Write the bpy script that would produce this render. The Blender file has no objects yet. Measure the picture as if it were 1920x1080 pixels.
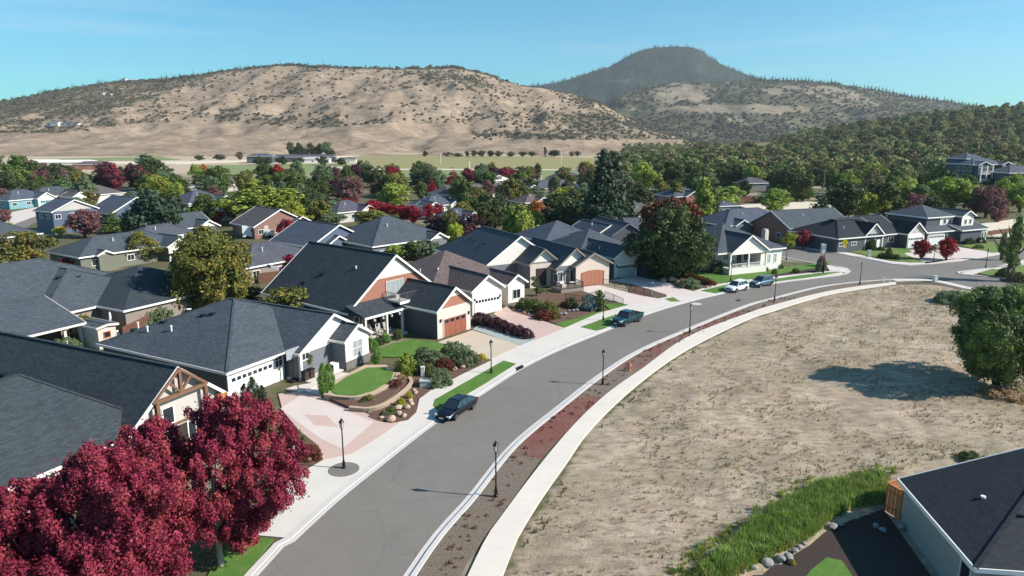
import bpy, bmesh, math, random
import numpy as np
from mathutils import Vector, Matrix, Quaternion
rnd = random.Random(7); NR = np.random.RandomState(11)
R = math.radians; C = bpy.context.scene.collection; D = bpy.data; sc = bpy.context.scene

# ------------------------------------------------------------ camera, sky, sun, exposure
F, H, T = 1300.0, 25.0, math.atan(290/1300.0)
cam = D.objects.new('camera', D.cameras.new('camera')); C.objects.link(cam); sc.camera = cam
cam.location = (0, 0, H); cam.rotation_euler = (R(90)-T, 0, 0)
cam.data.sensor_width = 36; cam.data.lens = 36*F/1920; cam.data.clip_end = 30000; cam.data.clip_start = .5
SUN_AZ, SUN_EL = R(-10), R(34.5)            # azimuth from +X (anticlockwise)
w = D.worlds.new('World'); sc.world = w; w.use_nodes = True; wn = w.node_tree; wn.nodes.clear()
out = wn.nodes.new('ShaderNodeOutputWorld'); bg = wn.nodes.new('ShaderNodeBackground')
sky = wn.nodes.new('ShaderNodeTexSky'); sky.sky_type = 'NISHITA'; sky.sun_disc = False
sky.sun_elevation = SUN_EL; sky.sun_rotation = R(90) - SUN_AZ
sky.air_density = 1.0; sky.dust_density = 0.4; sky.ozone_density = 1.6; sky.altitude = 400
hs = wn.nodes.new('ShaderNodeMix'); hs.data_type = 'RGBA'; hs.blend_type = 'MULTIPLY'; hs.inputs[0].default_value = 1
hs.inputs[7].default_value = (.37, .93, 1.1, 1)
bg.inputs[1].default_value = .093
wn.links.new(sky.outputs[0], hs.inputs[6])
ctc = wn.nodes.new('ShaderNodeTexCoord'); cmp_ = wn.nodes.new('ShaderNodeMapping'); cmp_.inputs['Scale'].default_value = (1.6, 1.6, 26); cmp_.inputs['Rotation'].default_value = (0, R(4), 0)
cno = wn.nodes.new('ShaderNodeTexNoise'); cno.inputs['Scale'].default_value = 1.3; cno.inputs['Detail'].default_value = 5; crp = wn.nodes.new('ShaderNodeValToRGB')
crp.color_ramp.elements[0].position = .52; crp.color_ramp.elements[1].position = .85; crp.color_ramp.elements[1].color = (.35, .35, .35, 1)
cmx = wn.nodes.new('ShaderNodeMix'); cmx.data_type = 'RGBA'; cmx.inputs[7].default_value = (6.2, 7.0, 7.4, 1)
wn.links.new(ctc.outputs['Generated'], cmp_.inputs[0]); wn.links.new(cmp_.outputs[0], cno.inputs[0]); wn.links.new(cno.outputs[0], crp.inputs[0]); wn.links.new(crp.outputs[0], cmx.inputs[0]); wn.links.new(hs.outputs[2], cmx.inputs[6]); wn.links.new(cmx.outputs[2], bg.inputs[0]); wn.links.new(bg.outputs[0], out.inputs[0])
sun = D.objects.new('sun', D.lights.new('sun', 'SUN')); C.objects.link(sun)
sd = Vector((math.cos(SUN_EL)*math.cos(SUN_AZ), math.cos(SUN_EL)*math.sin(SUN_AZ), math.sin(SUN_EL)))
sun.rotation_euler = (-sd).to_track_quat('-Z', 'Y').to_euler(); sun.location = sd*200
sun.data.energy = 5.0; sun.data.angle = R(.53); sun.data.color = (1, .95, .88)
sc.view_settings.view_transform = 'Standard'; sc.view_settings.look = 'None'; sc.view_settings.gamma = 1
sc.view_settings.exposure = 0.55
sc.view_settings.use_curve_mapping = False
sc.cycles.max_bounces = 5; sc.cycles.transparent_max_bounces = 4; sc.cycles.diffuse_bounces = 3

# ------------------------------------------------------------ measuring: photo point -> place on a level plane
def ray(u, v):
    a, b = (u-960)/F, (540-v)/F
    return a, math.cos(T)+b*math.sin(T), -math.sin(T)+b*math.cos(T)
def P(u, v, z=0.):
    dx, dy, dz = ray(u, v); t = (z-H)/dz
    return Vector((dx*t, dy*t, z))
def Z(v, y, u=960):
    dx, dy, dz = ray(u, v); return H + dz*y/dy
def PL(l, z=0.): return [P(u, v, z) for u, v in l]

# ------------------------------------------------------------ materials
def lin(c): return tuple((x/255/12.92 if x/255 <= .04045 else ((x/255+.055)/1.055)**2.4) for x in c)
def S(r, g, b, k=1): return tuple(min(1, x*k) for x in lin((r, g, b))) + (1,)
class NT:
    def __init__(s, name):
        s.m = D.materials.new(name); s.m.use_nodes = True; s.t = s.m.node_tree; s.t.nodes.clear()
        s.o = s.n('ShaderNodeOutputMaterial'); s.b = s.n('ShaderNodeBsdfPrincipled'); s.l(s.b.outputs[0], s.o.inputs[0])
        s.b.inputs['Specular IOR Level'].default_value = .3
    def n(s, t, **k):
        x = s.t.nodes.new(t)
        for a, b in k.items(): setattr(x, a, b)
        return x
    def l(s, a, b): s.t.links.new(a, b)
    def coord(s, kind='Object', scale=(1, 1, 1)):
        tc = s.n('ShaderNodeTexCoord'); mp = s.n('ShaderNodeMapping'); mp.inputs['Scale'].default_value = scale
        s.l(tc.outputs[kind], mp.inputs[0]); return mp.outputs[0]
    def world(s, scale=(1, 1, 1)):
        g = s.n('ShaderNodeNewGeometry'); mp = s.n('ShaderNodeMapping'); mp.inputs['Scale'].default_value = scale
        s.l(g.outputs['Position'], mp.inputs[0]); return mp.outputs[0]
    def noise(s, vec, sc_, det=4, rough=.55):
        x = s.n('ShaderNodeTexNoise'); x.inputs['Scale'].default_value = sc_; x.inputs['Detail'].default_value = det
        x.inputs['Roughness'].default_value = rough
        s.l(vec, x.inputs['Vector']); return x.outputs[0]
    def ramp(s, fac, stops):
        x = s.n('ShaderNodeValToRGB'); e = x.color_ramp.elements
        while len(e) < len(stops): e.new(.5)
        for i, (p, c) in enumerate(stops): e[i].position = p; e[i].color = c
        s.l(fac, x.inputs[0]); return x.outputs[0]
    def mix(s, fac, a, b, mode='MIX'):
        x = s.n('ShaderNodeMix', data_type='RGBA', blend_type=mode)
        for v, i in ((fac, 0), (a, 6), (b, 7)):
            if isinstance(v, (int, float)): x.inputs[i].default_value = v
            elif isinstance(v, tuple): x.inputs[i].default_value = v
            else: s.l(v, x.inputs[i])
        return x.outputs[2]
    def math(s, op, a, b=0.):
        x = s.n('ShaderNodeMath', operation=op)
        for v, i in ((a, 0), (b, 1)):
            if isinstance(v, (int, float)): x.inputs[i].default_value = v
            else: s.l(v, x.inputs[i])
        return x.outputs[0]
    def attr(s, name):
        x = s.n('ShaderNodeAttribute', attribute_name=name); return x.outputs['Fac']
    def base(s, c): 
        if isinstance(c, tuple): s.b.inputs['Base Color'].default_value = c
        else: s.l(c, s.b.inputs['Base Color'])
    def bump(s, h, dist=.02, st=.6):
        x = s.n('ShaderNodeBump'); x.inputs['Strength'].default_value = st; x.inputs['Distance'].default_value = dist
        s.l(h, x.inputs['Height']); s.l(x.outputs[0], s.b.inputs['Normal'])
    def set(s, **k):
        for a, b in k.items(): s.b.inputs[a.replace('_', ' ')].default_value = b
def dark(c, k): return tuple(x*k for x in c[:3]) + (1,)

def plain(name, c, rough=.7, var=.12, sc_=.8, metal=0, fine=6.):
    t = NT(name); v = t.world(); n = t.noise(v, sc_, 5); n2 = t.noise(v, fine, 3)
    c1 = t.mix(n, dark(c, 1-var), dark(c, 1+var)); c2 = t.mix(n2, dark((1, 1, 1), 1-var*.6), (1, 1, 1, 1))
    t.base(t.mix(1., c1, c2, 'MULTIPLY')); t.set(Roughness=rough, Metallic=metal); return t.m
def shingle(name, c, var=.22):
    t = NT(name); uv = t.coord('UV'); br = t.n('ShaderNodeTexBrick'); t.l(uv, br.inputs['Vector'])
    br.inputs['Scale'].default_value = 1; br.inputs['Brick Width'].default_value = .42; br.inputs['Row Height'].default_value = .17
    br.inputs['Mortar Size'].default_value = .012; br.inputs['Bias'].default_value = 0
    br.inputs['Color1'].default_value = dark(c, 1-var); br.inputs['Color2'].default_value = dark(c, 1+var); br.inputs['Mortar'].default_value = dark(c, .45)
    n = t.noise(uv, .35, 5, .6); n3 = t.noise(uv, 2.2, 4, .7)
    a = t.mix(1., br.outputs[0], t.ramp(n, [(.3, (.82, .84, .87, 1)), (.7, (1.0, 1.0, 1.0, 1))]), 'MULTIPLY')
    st = t.coord('UV', (.5, 6, 1)); n4 = t.noise(st, 1.2, 4, .7)
    a = t.mix(1., a, t.ramp(n4, [(.35, (.8, .8, .82, 1)), (.65, (1, 1, 1, 1))]), 'MULTIPLY')
    t.base(t.mix(.5, a, t.mix(1., a, t.ramp(n3, [(.3, (.6, .6, .6, 1)), (.8, (1, 1, 1, 1))]), 'MULTIPLY')))
    t.bump(br.outputs['Fac'], .012, -.5); t.set(Roughness=.85); return t.m
def siding(name, c, step=.18, vert=False):
    t = NT(name); v = t.world(); sp = t.n('ShaderNodeSeparateXYZ'); t.l(t.coord('Object') if vert else v, sp.inputs[0])
    f = t.math('FRACT', t.math('DIVIDE', sp.outputs[1 if vert else 2], step))
    n = t.noise(v, .5, 4); col = t.mix(n, dark(c, .93), dark(c, 1.05))
    t.base(t.mix(t.math('MULTIPLY', t.math('GREATER_THAN', f, .93), .35), col, dark(c, .5)))
    t.bump(f, .02, -.5); t.set(Roughness=.6); return t.m
def leaf(name, c1, c2, c3=None, trans=.25, hue=.02, val=.3):
    t = NT(name); g = t.n('ShaderNodeNewGeometry'); oi = t.n('ShaderNodeObjectInfo')
    n = t.math('ADD', t.math('MULTIPLY', t.attr('tint'), .6), t.math('MULTIPLY', g.outputs['Random Per Island'], .4))
    c = t.mix(n, c1, c2)
    if c3: c = t.mix(t.math('MULTIPLY', t.math('GREATER_THAN', t.attr('tint'), .72), .8), c, c3)
    hv = t.n('ShaderNodeHueSaturation'); t.l(c, hv.inputs['Color'])
    t.l(t.math('ADD', t.math('MULTIPLY', oi.outputs['Random'], hue), .5-hue/2), hv.inputs['Hue'])
    t.l(t.math('ADD', t.math('MULTIPLY', oi.outputs['Random'], val), 1-val/2), hv.inputs['Value'])
    t.base(hv.outputs[0]); t.set(Roughness=.6)
    tr = t.n('ShaderNodeBsdfTranslucent'); t.l(hv.outputs[0], tr.inputs[0]); mx = t.n('ShaderNodeMixShader'); mx.inputs[0].default_value = trans
    t.l(t.b.outputs[0], mx.inputs[1]); t.l(tr.outputs[0], mx.inputs[2]); t.l(mx.outputs[0], t.o.inputs[0]); return t.m
M = {}
M['asphalt'] = None
def mk_asphalt():
    t = NT('asphalt'); v = t.world(); n = t.noise(v, .09, 6, .7); n2 = t.noise(v, 25, 2, .8); n3 = t.noise(v, .9, 5, .6)
    c = t.mix(n, S(110, 102, 93), S(140, 132, 122)); c = t.mix(1., c, t.ramp(n3, [(.35, (.9, .9, .9, 1)), (.65, (1, 1, 1, 1))]), 'MULTIPLY')
    vo = t.n('ShaderNodeTexVoronoi', feature='DISTANCE_TO_EDGE'); vo.inputs['Scale'].default_value = .13; nd = t.n('ShaderNodeTexNoise'); nd.inputs['Scale'].default_value = .8; nd.inputs['Detail'].default_value = 5; t.l(v, nd.inputs['Vector'])
    vm = t.n('ShaderNodeVectorMath', operation='ADD'); vs_ = t.n('ShaderNodeVectorMath', operation='SCALE'); vs_.inputs['Scale'].default_value = 2.2; t.l(nd.outputs[1], vs_.inputs[0]); t.l(v, vm.inputs[0]); t.l(vs_.outputs[0], vm.inputs[1]); t.l(vm.outputs[0], vo.inputs['Vector'])
    c = t.mix(t.math('MULTIPLY', t.math('LESS_THAN', vo.outputs[0], .0045), .3), c, S(60, 58, 56))
    t.base(t.mix(.3, c, t.mix(n2, dark(S(120, 118, 115), .6), dark(S(120, 118, 115), 1.3)))); t.bump(n2, .006, .4); t.set(Roughness=.85)
    return t.m
M['asphalt'] = mk_asphalt()
def concrete(name, c, joint=True):
    t = NT(name); v = t.world(); n = t.noise(v, .35, 6, .6); n2 = t.noise(v, 9, 4, .6)
    a = t.mix(n, dark(c, .82), dark(c, 1.05)); a = t.mix(1., a, t.ramp(n2, [(.3, (.94, .94, .93, 1)), (.6, (1, 1, 1, 1))]), 'MULTIPLY')
    if joint:
        uv = t.coord('UV'); sp = t.n('ShaderNodeSeparateXYZ'); t.l(uv, sp.inputs[0]); f = t.math('FRACT', t.math('DIVIDE', sp.outputs[0], 1.5))
        a = t.mix(t.math('MULTIPLY', t.math('LESS_THAN', f, .02), .3 if 'side' in name else .12), a, dark(c, .45))
    t.base(a); t.bump(n2, .004, .3); t.set(Roughness=.8); return t.m
M['concrete'] = concrete('pale_concrete', S(214, 205, 194)); M['sidewalk'] = concrete('sidewalk_concrete', S(222, 210, 197))
M['kerb'] = concrete('kerb_concrete', S(205, 199, 193), False); M['drive_beige'] = concrete('beige_drive', S(200, 184, 162), False)
M['drive_pink'] = concrete('pink_stamped_concrete', S(204, 174, 162), False); M['drive_white'] = concrete('white_concrete', S(216, 200, 190), False)
M['drive_green'] = concrete('grey_green_concrete', S(165, 172, 165), False); M['kerbwall'] = concrete('cast_wall', S(190, 165, 140), False)
def grass(name, a, b, c):
    t = NT(name); v = t.world(); n = t.noise(v, .6, 5, .6); n2 = t.noise(v, 14, 3, .8)
    x = t.mix(n, a, b); x = t.mix(t.ramp(t.noise(v, .9, 6, .7), [(.5, (0, 0, 0, 1)), (.68, (.55, .55, .55, 1))]), x, S(136, 142, 74)); x = t.mix(t.ramp(n2, [(.4, (0, 0, 0, 1)), (.7, (.7, .7, .7, 1))]), x, c); t.base(x); t.bump(n2, .05, .8); t.set(Roughness=.9); return t.m
M['lawn'] = grass('lawn', S(76, 112, 42), S(98, 138, 56), S(58, 86, 34)); M['lawn_dull'] = grass('dull_lawn', S(95, 118, 52), S(122, 138, 68), S(80, 92, 44))
def mulch(name, a, b, k=10):
    t = NT(name); v = t.world(); n = t.noise(v, k, 5, .75); n1 = t.noise(v, .5, 4, .6)
    t.base(t.mix(t.ramp(n1, [(.3, (0, 0, 0, 1)), (.7, (1, 1, 1, 1))]), t.mix(n, a, b), t.mix(n, b, a))); t.bump(n, .08, 1); t.set(Roughness=.95); return t.m
M['mulch'] = mulch('bark_mulch', S(82, 60, 50), S(126, 98, 82)); M['darkbed'] = mulch('dark_soil', S(48, 40, 38), S(80, 68, 62))
def strip(nm='strip_soil', red=.36):
    t = NT(nm); v = t.world(); n = t.noise(v, .14, 4, .6); n2 = t.noise(v, 3.5, 6, .75); n3 = t.noise(v, 12, 4, .8)
    c = t.mix(t.ramp(n, [(red, (0, 0, 0, 1)), (red+.2, (1, 1, 1, 1))]), t.mix(n2, S(108, 96, 84), S(142, 128, 112)), t.mix(n2, S(108, 62, 54), S(146, 98, 88)))
    t.base(t.mix(t.ramp(n3, [(.35, (.8, .8, .8, 1)), (.5, (0, 0, 0, 1))]), c, S(64, 46, 40))); t.bump(n3, .08, 1); t.set(Roughness=.95); return t.m
M['strip'] = strip(); M['strip_grey'] = strip('strip_grey_soil', .6)
M['white'] = plain('white_trim', S(236, 230, 222), .55, .04); M['black'] = plain('black_metal', S(30, 30, 32), .4, .1)
M['glass'] = None
def glassy(name, c, rough=.08):
    t = NT(name); t.base(c); t.set(Roughness=rough); t.b.inputs['Specular IOR Level'].default_value = .9; return t.m
M['glass'] = glassy('window_glass', S(38, 46, 54)); M['glass_pale'] = glassy('pale_glass', S(150, 155, 158), .2); M['lantern'] = glassy('lantern_glass', S(205, 205, 195), .2)  # second glass is paler and rougher than the first
M['rubber'] = plain('rubber', S(22, 22, 24), .8); M['chrome'] = plain('rim_metal', S(150, 152, 156), .3, .05, metal=.8)
M['wood'] = plain('cedar_wood', S(178, 120, 78), .7, .18, 3); M['timber'] = plain('dark_timber', S(120, 88, 70), .7, .15, 3); M['bark'] = plain('bark', S(92, 76, 64), .95, .25, 3)
M['palebark'] = plain('pale_bark', S(150, 140, 125), .9, .2, 3); M['rock'] = plain('garden_rock', S(186, 160, 138), .9, .25, 2); M['greyrock'] = plain('grey_rock', S(150, 146, 142), .9, .25, 2)
M['block'] = plain('retaining_block', S(162, 146, 130), .9, .3, 4); M['stone'] = plain('ledge_stone', S(118, 112, 108), .9, .35, 4)
M['yellow'] = plain('sign_yellow', S(240, 205, 20), .5, .03); M['red'] = plain('hydrant_paint', S(196, 120, 96), .5); M['pvc'] = plain('white_plastic', S(225, 222, 218), .5, .04)
M['greenbox'] = plain('utility_green', S(172, 182, 166), .6, .06); M['pot'] = plain('planter_clay', S(92, 74, 68), .8)
M['slate'] = shingle('slate_shingle', S(88, 95, 101)); M['slate2'] = shingle('charcoal_shingle', S(66, 74, 78)); M['bluegrey'] = shingle('blue_grey_shingle', S(94, 100, 112))
M['brown'] = shingle('brown_shingle', S(122, 104, 100)); M['grey'] = shingle('grey_shingle', S(98, 98, 106)); M['taupe'] = shingle('taupe_shingle', S(110, 104, 100)); M['blackroof'] = shingle('black_shingle', S(50, 55, 60))
M['w_white'] = siding('white_siding', S(230, 222, 212)); M['w_cream'] = siding('cream_siding', S(214, 206, 196)); M['w_grey'] = siding('grey_siding', S(112, 114, 118)); M['w_dark'] = siding('dark_grey_siding', S(84, 86, 92))
M['w_red'] = siding('brick_red_siding', S(156, 106, 88)); M['w_brown'] = siding('brown_siding', S(136, 104, 92)); M['w_blue'] = siding('slate_blue_siding', S(86, 96, 114)); M['w_teal'] = siding('teal_siding', S(118, 156, 162))
M['w_pgrey'] = siding('pale_grey_siding', S(184, 178, 170)); M['w_taupe'] = siding('taupe_siding', S(140, 128, 118)); M['w_pink'] = plain('stucco', S(206, 188, 176), .8, .06); M['w_olive'] = siding('olive_siding', S(112, 112, 98))
M['d_white'] = plain('white_door', S(226, 224, 220), .5, .03); M['d_wood'] = plain('orange_wood_door', S(146, 88, 68), .5, .16, 1.5); M['d_tan'] = plain('tan_door', S(168, 112, 88), .5, .08)
M['d_teal'] = plain('teal_door', S(128, 188, 192), .5, .05); M['d_dark'] = plain('dark_door', S(62, 50, 48), .5); M['d_grey'] = plain('grey_door', S(190, 186, 180), .5)
M['L_red'] = leaf('red_maple_leaves', S(104, 28, 46), S(172, 58, 84), S(150, 62, 66), .2, 0., 0.); M['L_crim'] = leaf('crimson_leaves', S(118, 20, 36), S(176, 38, 52)); M['L_purple'] = leaf('purple_leaves', S(62, 36, 44), S(102, 62, 70))
M['L_mauve'] = leaf('mauve_leaves', S(110, 74, 74), S(146, 104, 96)); M['L_olive'] = leaf('olive_gold_leaves', S(78, 86, 38), S(136, 134, 64), S(150, 134, 62)); M['L_green'] = leaf('mid_green_leaves', S(66, 84, 40), S(114, 128, 64))
M['L_dark'] = leaf('dark_green_leaves', S(52, 64, 36), S(94, 106, 56)); M['L_bright'] = leaf('bright_green_leaves', S(104, 128, 44), S(170, 180, 80)); M['L_lime'] = leaf('yellow_green_leaves', S(128, 140, 46), S(182, 182, 74))
M['L_conif'] = leaf('conifer_needles', S(38, 54, 40), S(70, 88, 60), None, .1); M['L_blue'] = leaf('blue_spruce_needles', S(84, 108, 104), S(128, 150, 142), None, .1); M['L_sage'] = leaf('sage_leaves', S(86, 104, 68), S(128, 142, 102))
M['L_orange'] = leaf('orange_leaves', S(150, 84, 42), S(190, 120, 60)); M['L_redbrown'] = leaf('copper_leaves', S(96, 40, 36), S(120, 70, 44)); M['L_gold'] = leaf('gold_leaves', S(160, 150, 40), S(206, 190, 70)); M['L_wood'] = leaf('oak_wood_leaves', S(98, 98, 62), S(150, 142, 92), None, .25, .08, .9)
M['L_oak'] = leaf('hill_oak_leaves', S(96, 92, 72), S(130, 120, 96)); M['L_dry'] = leaf('dry_grass_blades', S(166, 150, 112), S(204, 190, 156)); M['L_blade'] = leaf('tall_grass_blades', S(112, 138, 60), S(186, 196, 118)); M['L_yelg'] = leaf('yellow_weed', S(150, 160, 40), S(190, 190, 50)); M['L_rust'] = leaf('rust_grass', S(150, 126, 92), S(186, 156, 120)); M['L_tree'] = leaf('willow_leaves', S(70, 88, 50), S(126, 140, 80), S(142, 160, 72))
M['L_cyp'] = leaf('cypress_leaves', S(80, 116, 42), S(116, 148, 60), None, .1)

# ------------------------------------------------------------ object helpers
def tag(o, label=None, cat=None, group=None, kind=None):
    if label: o['label'] = label
    if cat: o['category'] = cat
    if group: o['group'] = group
    if kind: o['kind'] = kind
    return o
def empty(name, loc, rz=0.):
    o = D.objects.new(name, None); C.objects.link(o); o.location = loc; o.rotation_euler = (0, 0, rz); o.empty_display_size = .5; return o
class MB:
    def __init__(s): s.v = []; s.f = []; s.uv = []
    def face(s, pts, uv=None):
        n = len(s.v); s.v += [tuple(p) for p in pts]; s.f.append(tuple(range(n, n+len(pts)))); s.uv += (uv or [(p[0], p[1]) for p in pts]); return s
    def rface(s, pts):                        # roof face: u level along the eave, v up the slope
        a, b, c = Vector(pts[0]), Vector(pts[1]), Vector(pts[2]); n = (b-a).cross(c-b).normalized()
        h = Vector((0, 0, 1)).cross(n); h = h.normalized() if h.length > .01 else Vector((1, 0, 0)); k = n.cross(h)
        return s.face(pts, [(Vector(p).dot(h)+7.3, Vector(p).dot(k)+3.1) for p in pts])
    def box(s, x0, x1, y0, y1, z0, z1):
        p = [(x, y, z) for z in (z0, z1) for x, y in ((x0, y0), (x1, y0), (x1, y1), (x0, y1))]
        for q in ((3, 2, 1, 0), (4, 5, 6, 7), (0, 1, 5, 4), (1, 2, 6, 5), (2, 3, 7, 6), (3, 0, 4, 7)): s.face([p[i] for i in q])
        return s
    def obox(s, c, ax, ay, az):               # box from centre and three half axes
        c, ax, ay, az = map(Vector, (c, ax, ay, az)); p = [c+az*k+ax*i+ay*j for k in (-1, 1) for i, j in ((-1, -1), (1, -1), (1, 1), (-1, 1))]
        for q in ((3, 2, 1, 0), (4, 5, 6, 7), (0, 1, 5, 4), (1, 2, 6, 5), (2, 3, 7, 6), (3, 0, 4, 7)): s.face([p[i] for i in q])
        return s
    def bar(s, a, b, w_, h_=None):
        a, b = Vector(a), Vector(b); d = b-a; L = d.length
        if L < 1e-4: return s
        d /= L; up = Vector((0, 0, 1)) if abs(d.z) < .95 else Vector((1, 0, 0)); x = d.cross(up).normalized(); y = x.cross(d)
        return s.obox((a+b)/2, d*L/2, x*w_/2, y*(h_ or w_)/2)
    def tube(s, pts, rs, n=8, cap=True):
        rings = []
        for i, p in enumerate(pts):
            p = Vector(p); d = (Vector(pts[min(i+1, len(pts)-1)])-Vector(pts[max(i-1, 0)])).normalized()
            up = Vector((0, 0, 1)) if abs(d.z) < .9 else Vector((1, 0, 0)); x = d.cross(up).normalized(); y = d.cross(x)
            rings.append([p+(x*math.cos(2*math.pi*k/n)+y*math.sin(2*math.pi*k/n))*rs[i] for k in range(n)])
        for i in range(len(rings)-1):
            for k in range(n): s.face([rings[i][k], rings[i][(k+1) % n], rings[i+1][(k+1) % n], rings[i+1][k]][::-1])
        if cap: s.face(rings[0]); s.face(rings[-1][::-1])
        return s
    def lathe(s, prof, n=12, c=(0, 0, 0)):
        for (r0, z0), (r1, z1) in zip(prof, prof[1:]):
            for k in range(n):
                a, b = 2*math.pi*k/n, 2*math.pi*(k+1)/n
                q = [(c[0]+r0*math.cos(a), c[1]+r0*math.sin(a), c[2]+z0), (c[0]+r0*math.cos(b), c[1]+r0*math.sin(b), c[2]+z0), (c[0]+r1*math.cos(b), c[1]+r1*math.sin(b), c[2]+z1), (c[0]+r1*math.cos(a), c[1]+r1*math.sin(a), c[2]+z1)]
                if r0 < 1e-4: q = q[1:]
                elif r1 < 1e-4: q = q[:3]
                s.face(q)
        return s
    def blob(s, c, r, seed=0, sub=2, k=.25, flat=1):
        bm = bmesh.new(); bmesh.ops.create_icosphere(bm, subdivisions=sub, radius=1); g = random.Random(seed)
        ph = [(Vector((g.uniform(-1, 1), g.uniform(-1, 1), g.uniform(-1, 1))).normalized(), g.uniform(1-k, 1+k*.3)) for _ in range(7)]
        r = Vector(r) if not isinstance(r, (int, float)) else Vector((r, r, r))
        for f in bm.faces:
            pts = []
            for v in f.verts:
                p = v.co.copy(); m = 1
                for d, q in ph: m = min(m, q/max(.3, p.dot(d)+.25))
                pts.append(Vector(c)+Vector((p.x*r.x*m, p.y*r.y*m, p.z*r.z*m)))
            s.face(pts)
        bm.free(); return s
    def build(s, name, m, parent=None, smooth=False, weld=False):
        me = D.meshes.new(name); me.from_pydata(s.v, [], s.f); ul = me.uv_layers.new(name='UVMap')
        ul.data.foreach_set('uv', np.array(s.uv, dtype=np.float32).ravel())
        for x in (m if isinstance(m, (list, tuple)) else [m]): me.materials.append(x)
        if weld or smooth:
            bm = bmesh.new(); bm.from_mesh(me); bmesh.ops.remove_doubles(bm, verts=bm.verts, dist=1e-4); bmesh.ops.recalc_face_normals(bm, faces=bm.faces); bm.to_mesh(me); bm.free()
        if smooth: me.polygons.foreach_set('use_smooth', [True]*len(me.polygons))
        o = D.objects.new(name, me); C.objects.link(o)
        if parent: o.parent = parent
        return o
def copy_tree(o, parent=None):
    c = o.copy(); C.objects.link(c)
    if parent: c.parent = parent
    for ch in list(o.children): copy_tree(ch, c)
    return c
def smooth_line(pts, step=1.5):
    pts = [Vector(p) for p in pts]; P_ = [pts[0]*2-pts[1]]+pts+[pts[-1]*2-pts[-2]]; o = []
    for i in range(1, len(P_)-2):
        a, b, c, d = P_[i-1:i+3]; n = max(1, int((c-b).length/step))
        for k in range(n):
            t = k/n; o.append(.5*((2*b)+(c-a)*t+(2*a-5*b+4*c-d)*t*t+(3*b-a-3*c+d)*t**3))
    return o+[pts[-1]]
def offset(l, d):
    o = []
    for i, p in enumerate(l):
        t = (l[min(i+1, len(l)-1)]-l[max(i-1, 0)]); n = Vector((t.y, -t.x, 0)).normalized(); o.append(p+n*d)
    return o
def resample(l, n):
    d = [0]
    for p, q_ in zip(l, l[1:]): d.append(d[-1]+(q_-p).length)
    t_ = np.linspace(0, d[-1], n); return [Vector((np.interp(a_, d, [p.x for p in l]), np.interp(a_, d, [p.y for p in l]), 0)) for a_ in t_]
def ribbon(name, a, b, z0, z1, m, parent=None, kind='structure'):
    if len(a) != len(b): n_ = max(len(a), len(b)); a, b = resample(a, n_), resample(b, n_)
    q = MB(); u = 0
    for i in range(len(a)-1):
        L = (a[i+1]-a[i]).length; A, B, Cc, Dd = [Vector((p.x, p.y, z1)) for p in (a[i], b[i], b[i+1], a[i+1])]
        q.face([A, B, Cc, Dd], [(u, 0), (u, 1), (u+L, 1), (u+L, 0)])
        for X, Y in ((Dd, A), (B, Cc)): q.face([X, Y, Vector((Y.x, Y.y, z0)), Vector((X.x, X.y, z0))], [(.5, 0)]*4)
        u += L
    for X, Y in ((a[0], b[0]), (b[-1], a[-1])): q.face([Vector((Y.x, Y.y, z1)), Vector((X.x, X.y, z1)), Vector((X.x, X.y, z0)), Vector((Y.x, Y.y, z0))], [(.5, 0)]*4)
    o = q.build(name, m, parent, weld=False)
    if kind: o['kind'] = kind
    return o
def sheet(name, pts, z, m, thick=.1, parent=None, kind='structure', edge=None):
    pts = [Vector(p) for p in pts]; bm = bmesh.new(); vs = [bm.verts.new((p.x, p.y, z)) for p in pts]; f = bm.faces.new(vs); f.normal_update()
    if f.normal.z < 0: f.normal_flip()
    r = bmesh.ops.extrude_face_region(bm, geom=[f]); 
    for g in r['geom']:
        if isinstance(g, bmesh.types.BMVert): g.co.z -= thick
    bmesh.ops.triangulate(bm, faces=[x for x in bm.faces if len(x.verts) > 4]); bmesh.ops.recalc_face_normals(bm, faces=bm.faces)
    me = D.meshes.new(name); bm.to_mesh(me); bm.free(); me.materials.append(m)
    ul = me.uv_layers.new(name='UVMap'); co = np.array([me.vertices[l.vertex_index].co[:2] for l in me.loops], dtype=np.float32)+.7; ul.data.foreach_set('uv', co.ravel())
    o = D.objects.new(name, me); C.objects.link(o)
    if parent: o.parent = parent
    if kind: o['kind'] = kind
    return o
def inside(x, y, poly):
    c = np.zeros(np.shape(x), bool); n = len(poly)
    for i in range(n):
        x0, y0 = poly[i][0], poly[i][1]; x1, y1 = poly[(i+1) % n][0], poly[(i+1) % n][1]
        if y0 == y1: continue
        c ^= ((y0 > y) != (y1 > y)) & (x < (x1-x0)*(y-y0)/(y1-y0)+x0)
    return c
# cheap value noise in numpy
_tab = NR.rand(256, 256)
def vn(x, y):
    xi, yi = np.floor(x).astype(int), np.floor(y).astype(int); fx, fy = x-xi, y-yi; fx = fx*fx*(3-2*fx); fy = fy*fy*(3-2*fy)
    g = lambda i, j: _tab[i % 256, j % 256]
    return (g(xi, yi)*(1-fx)+g(xi+1, yi)*fx)*(1-fy)+(g(xi, yi+1)*(1-fx)+g(xi+1, yi+1)*fx)*fy
def fbm(x, y, o=4):
    s = 0; a = .5
    for i in range(o): s = s+a*vn(x*2**i+i*17.3, y*2**i+i*9.1); a *= .5
    return s/(1-.5**o)

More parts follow.
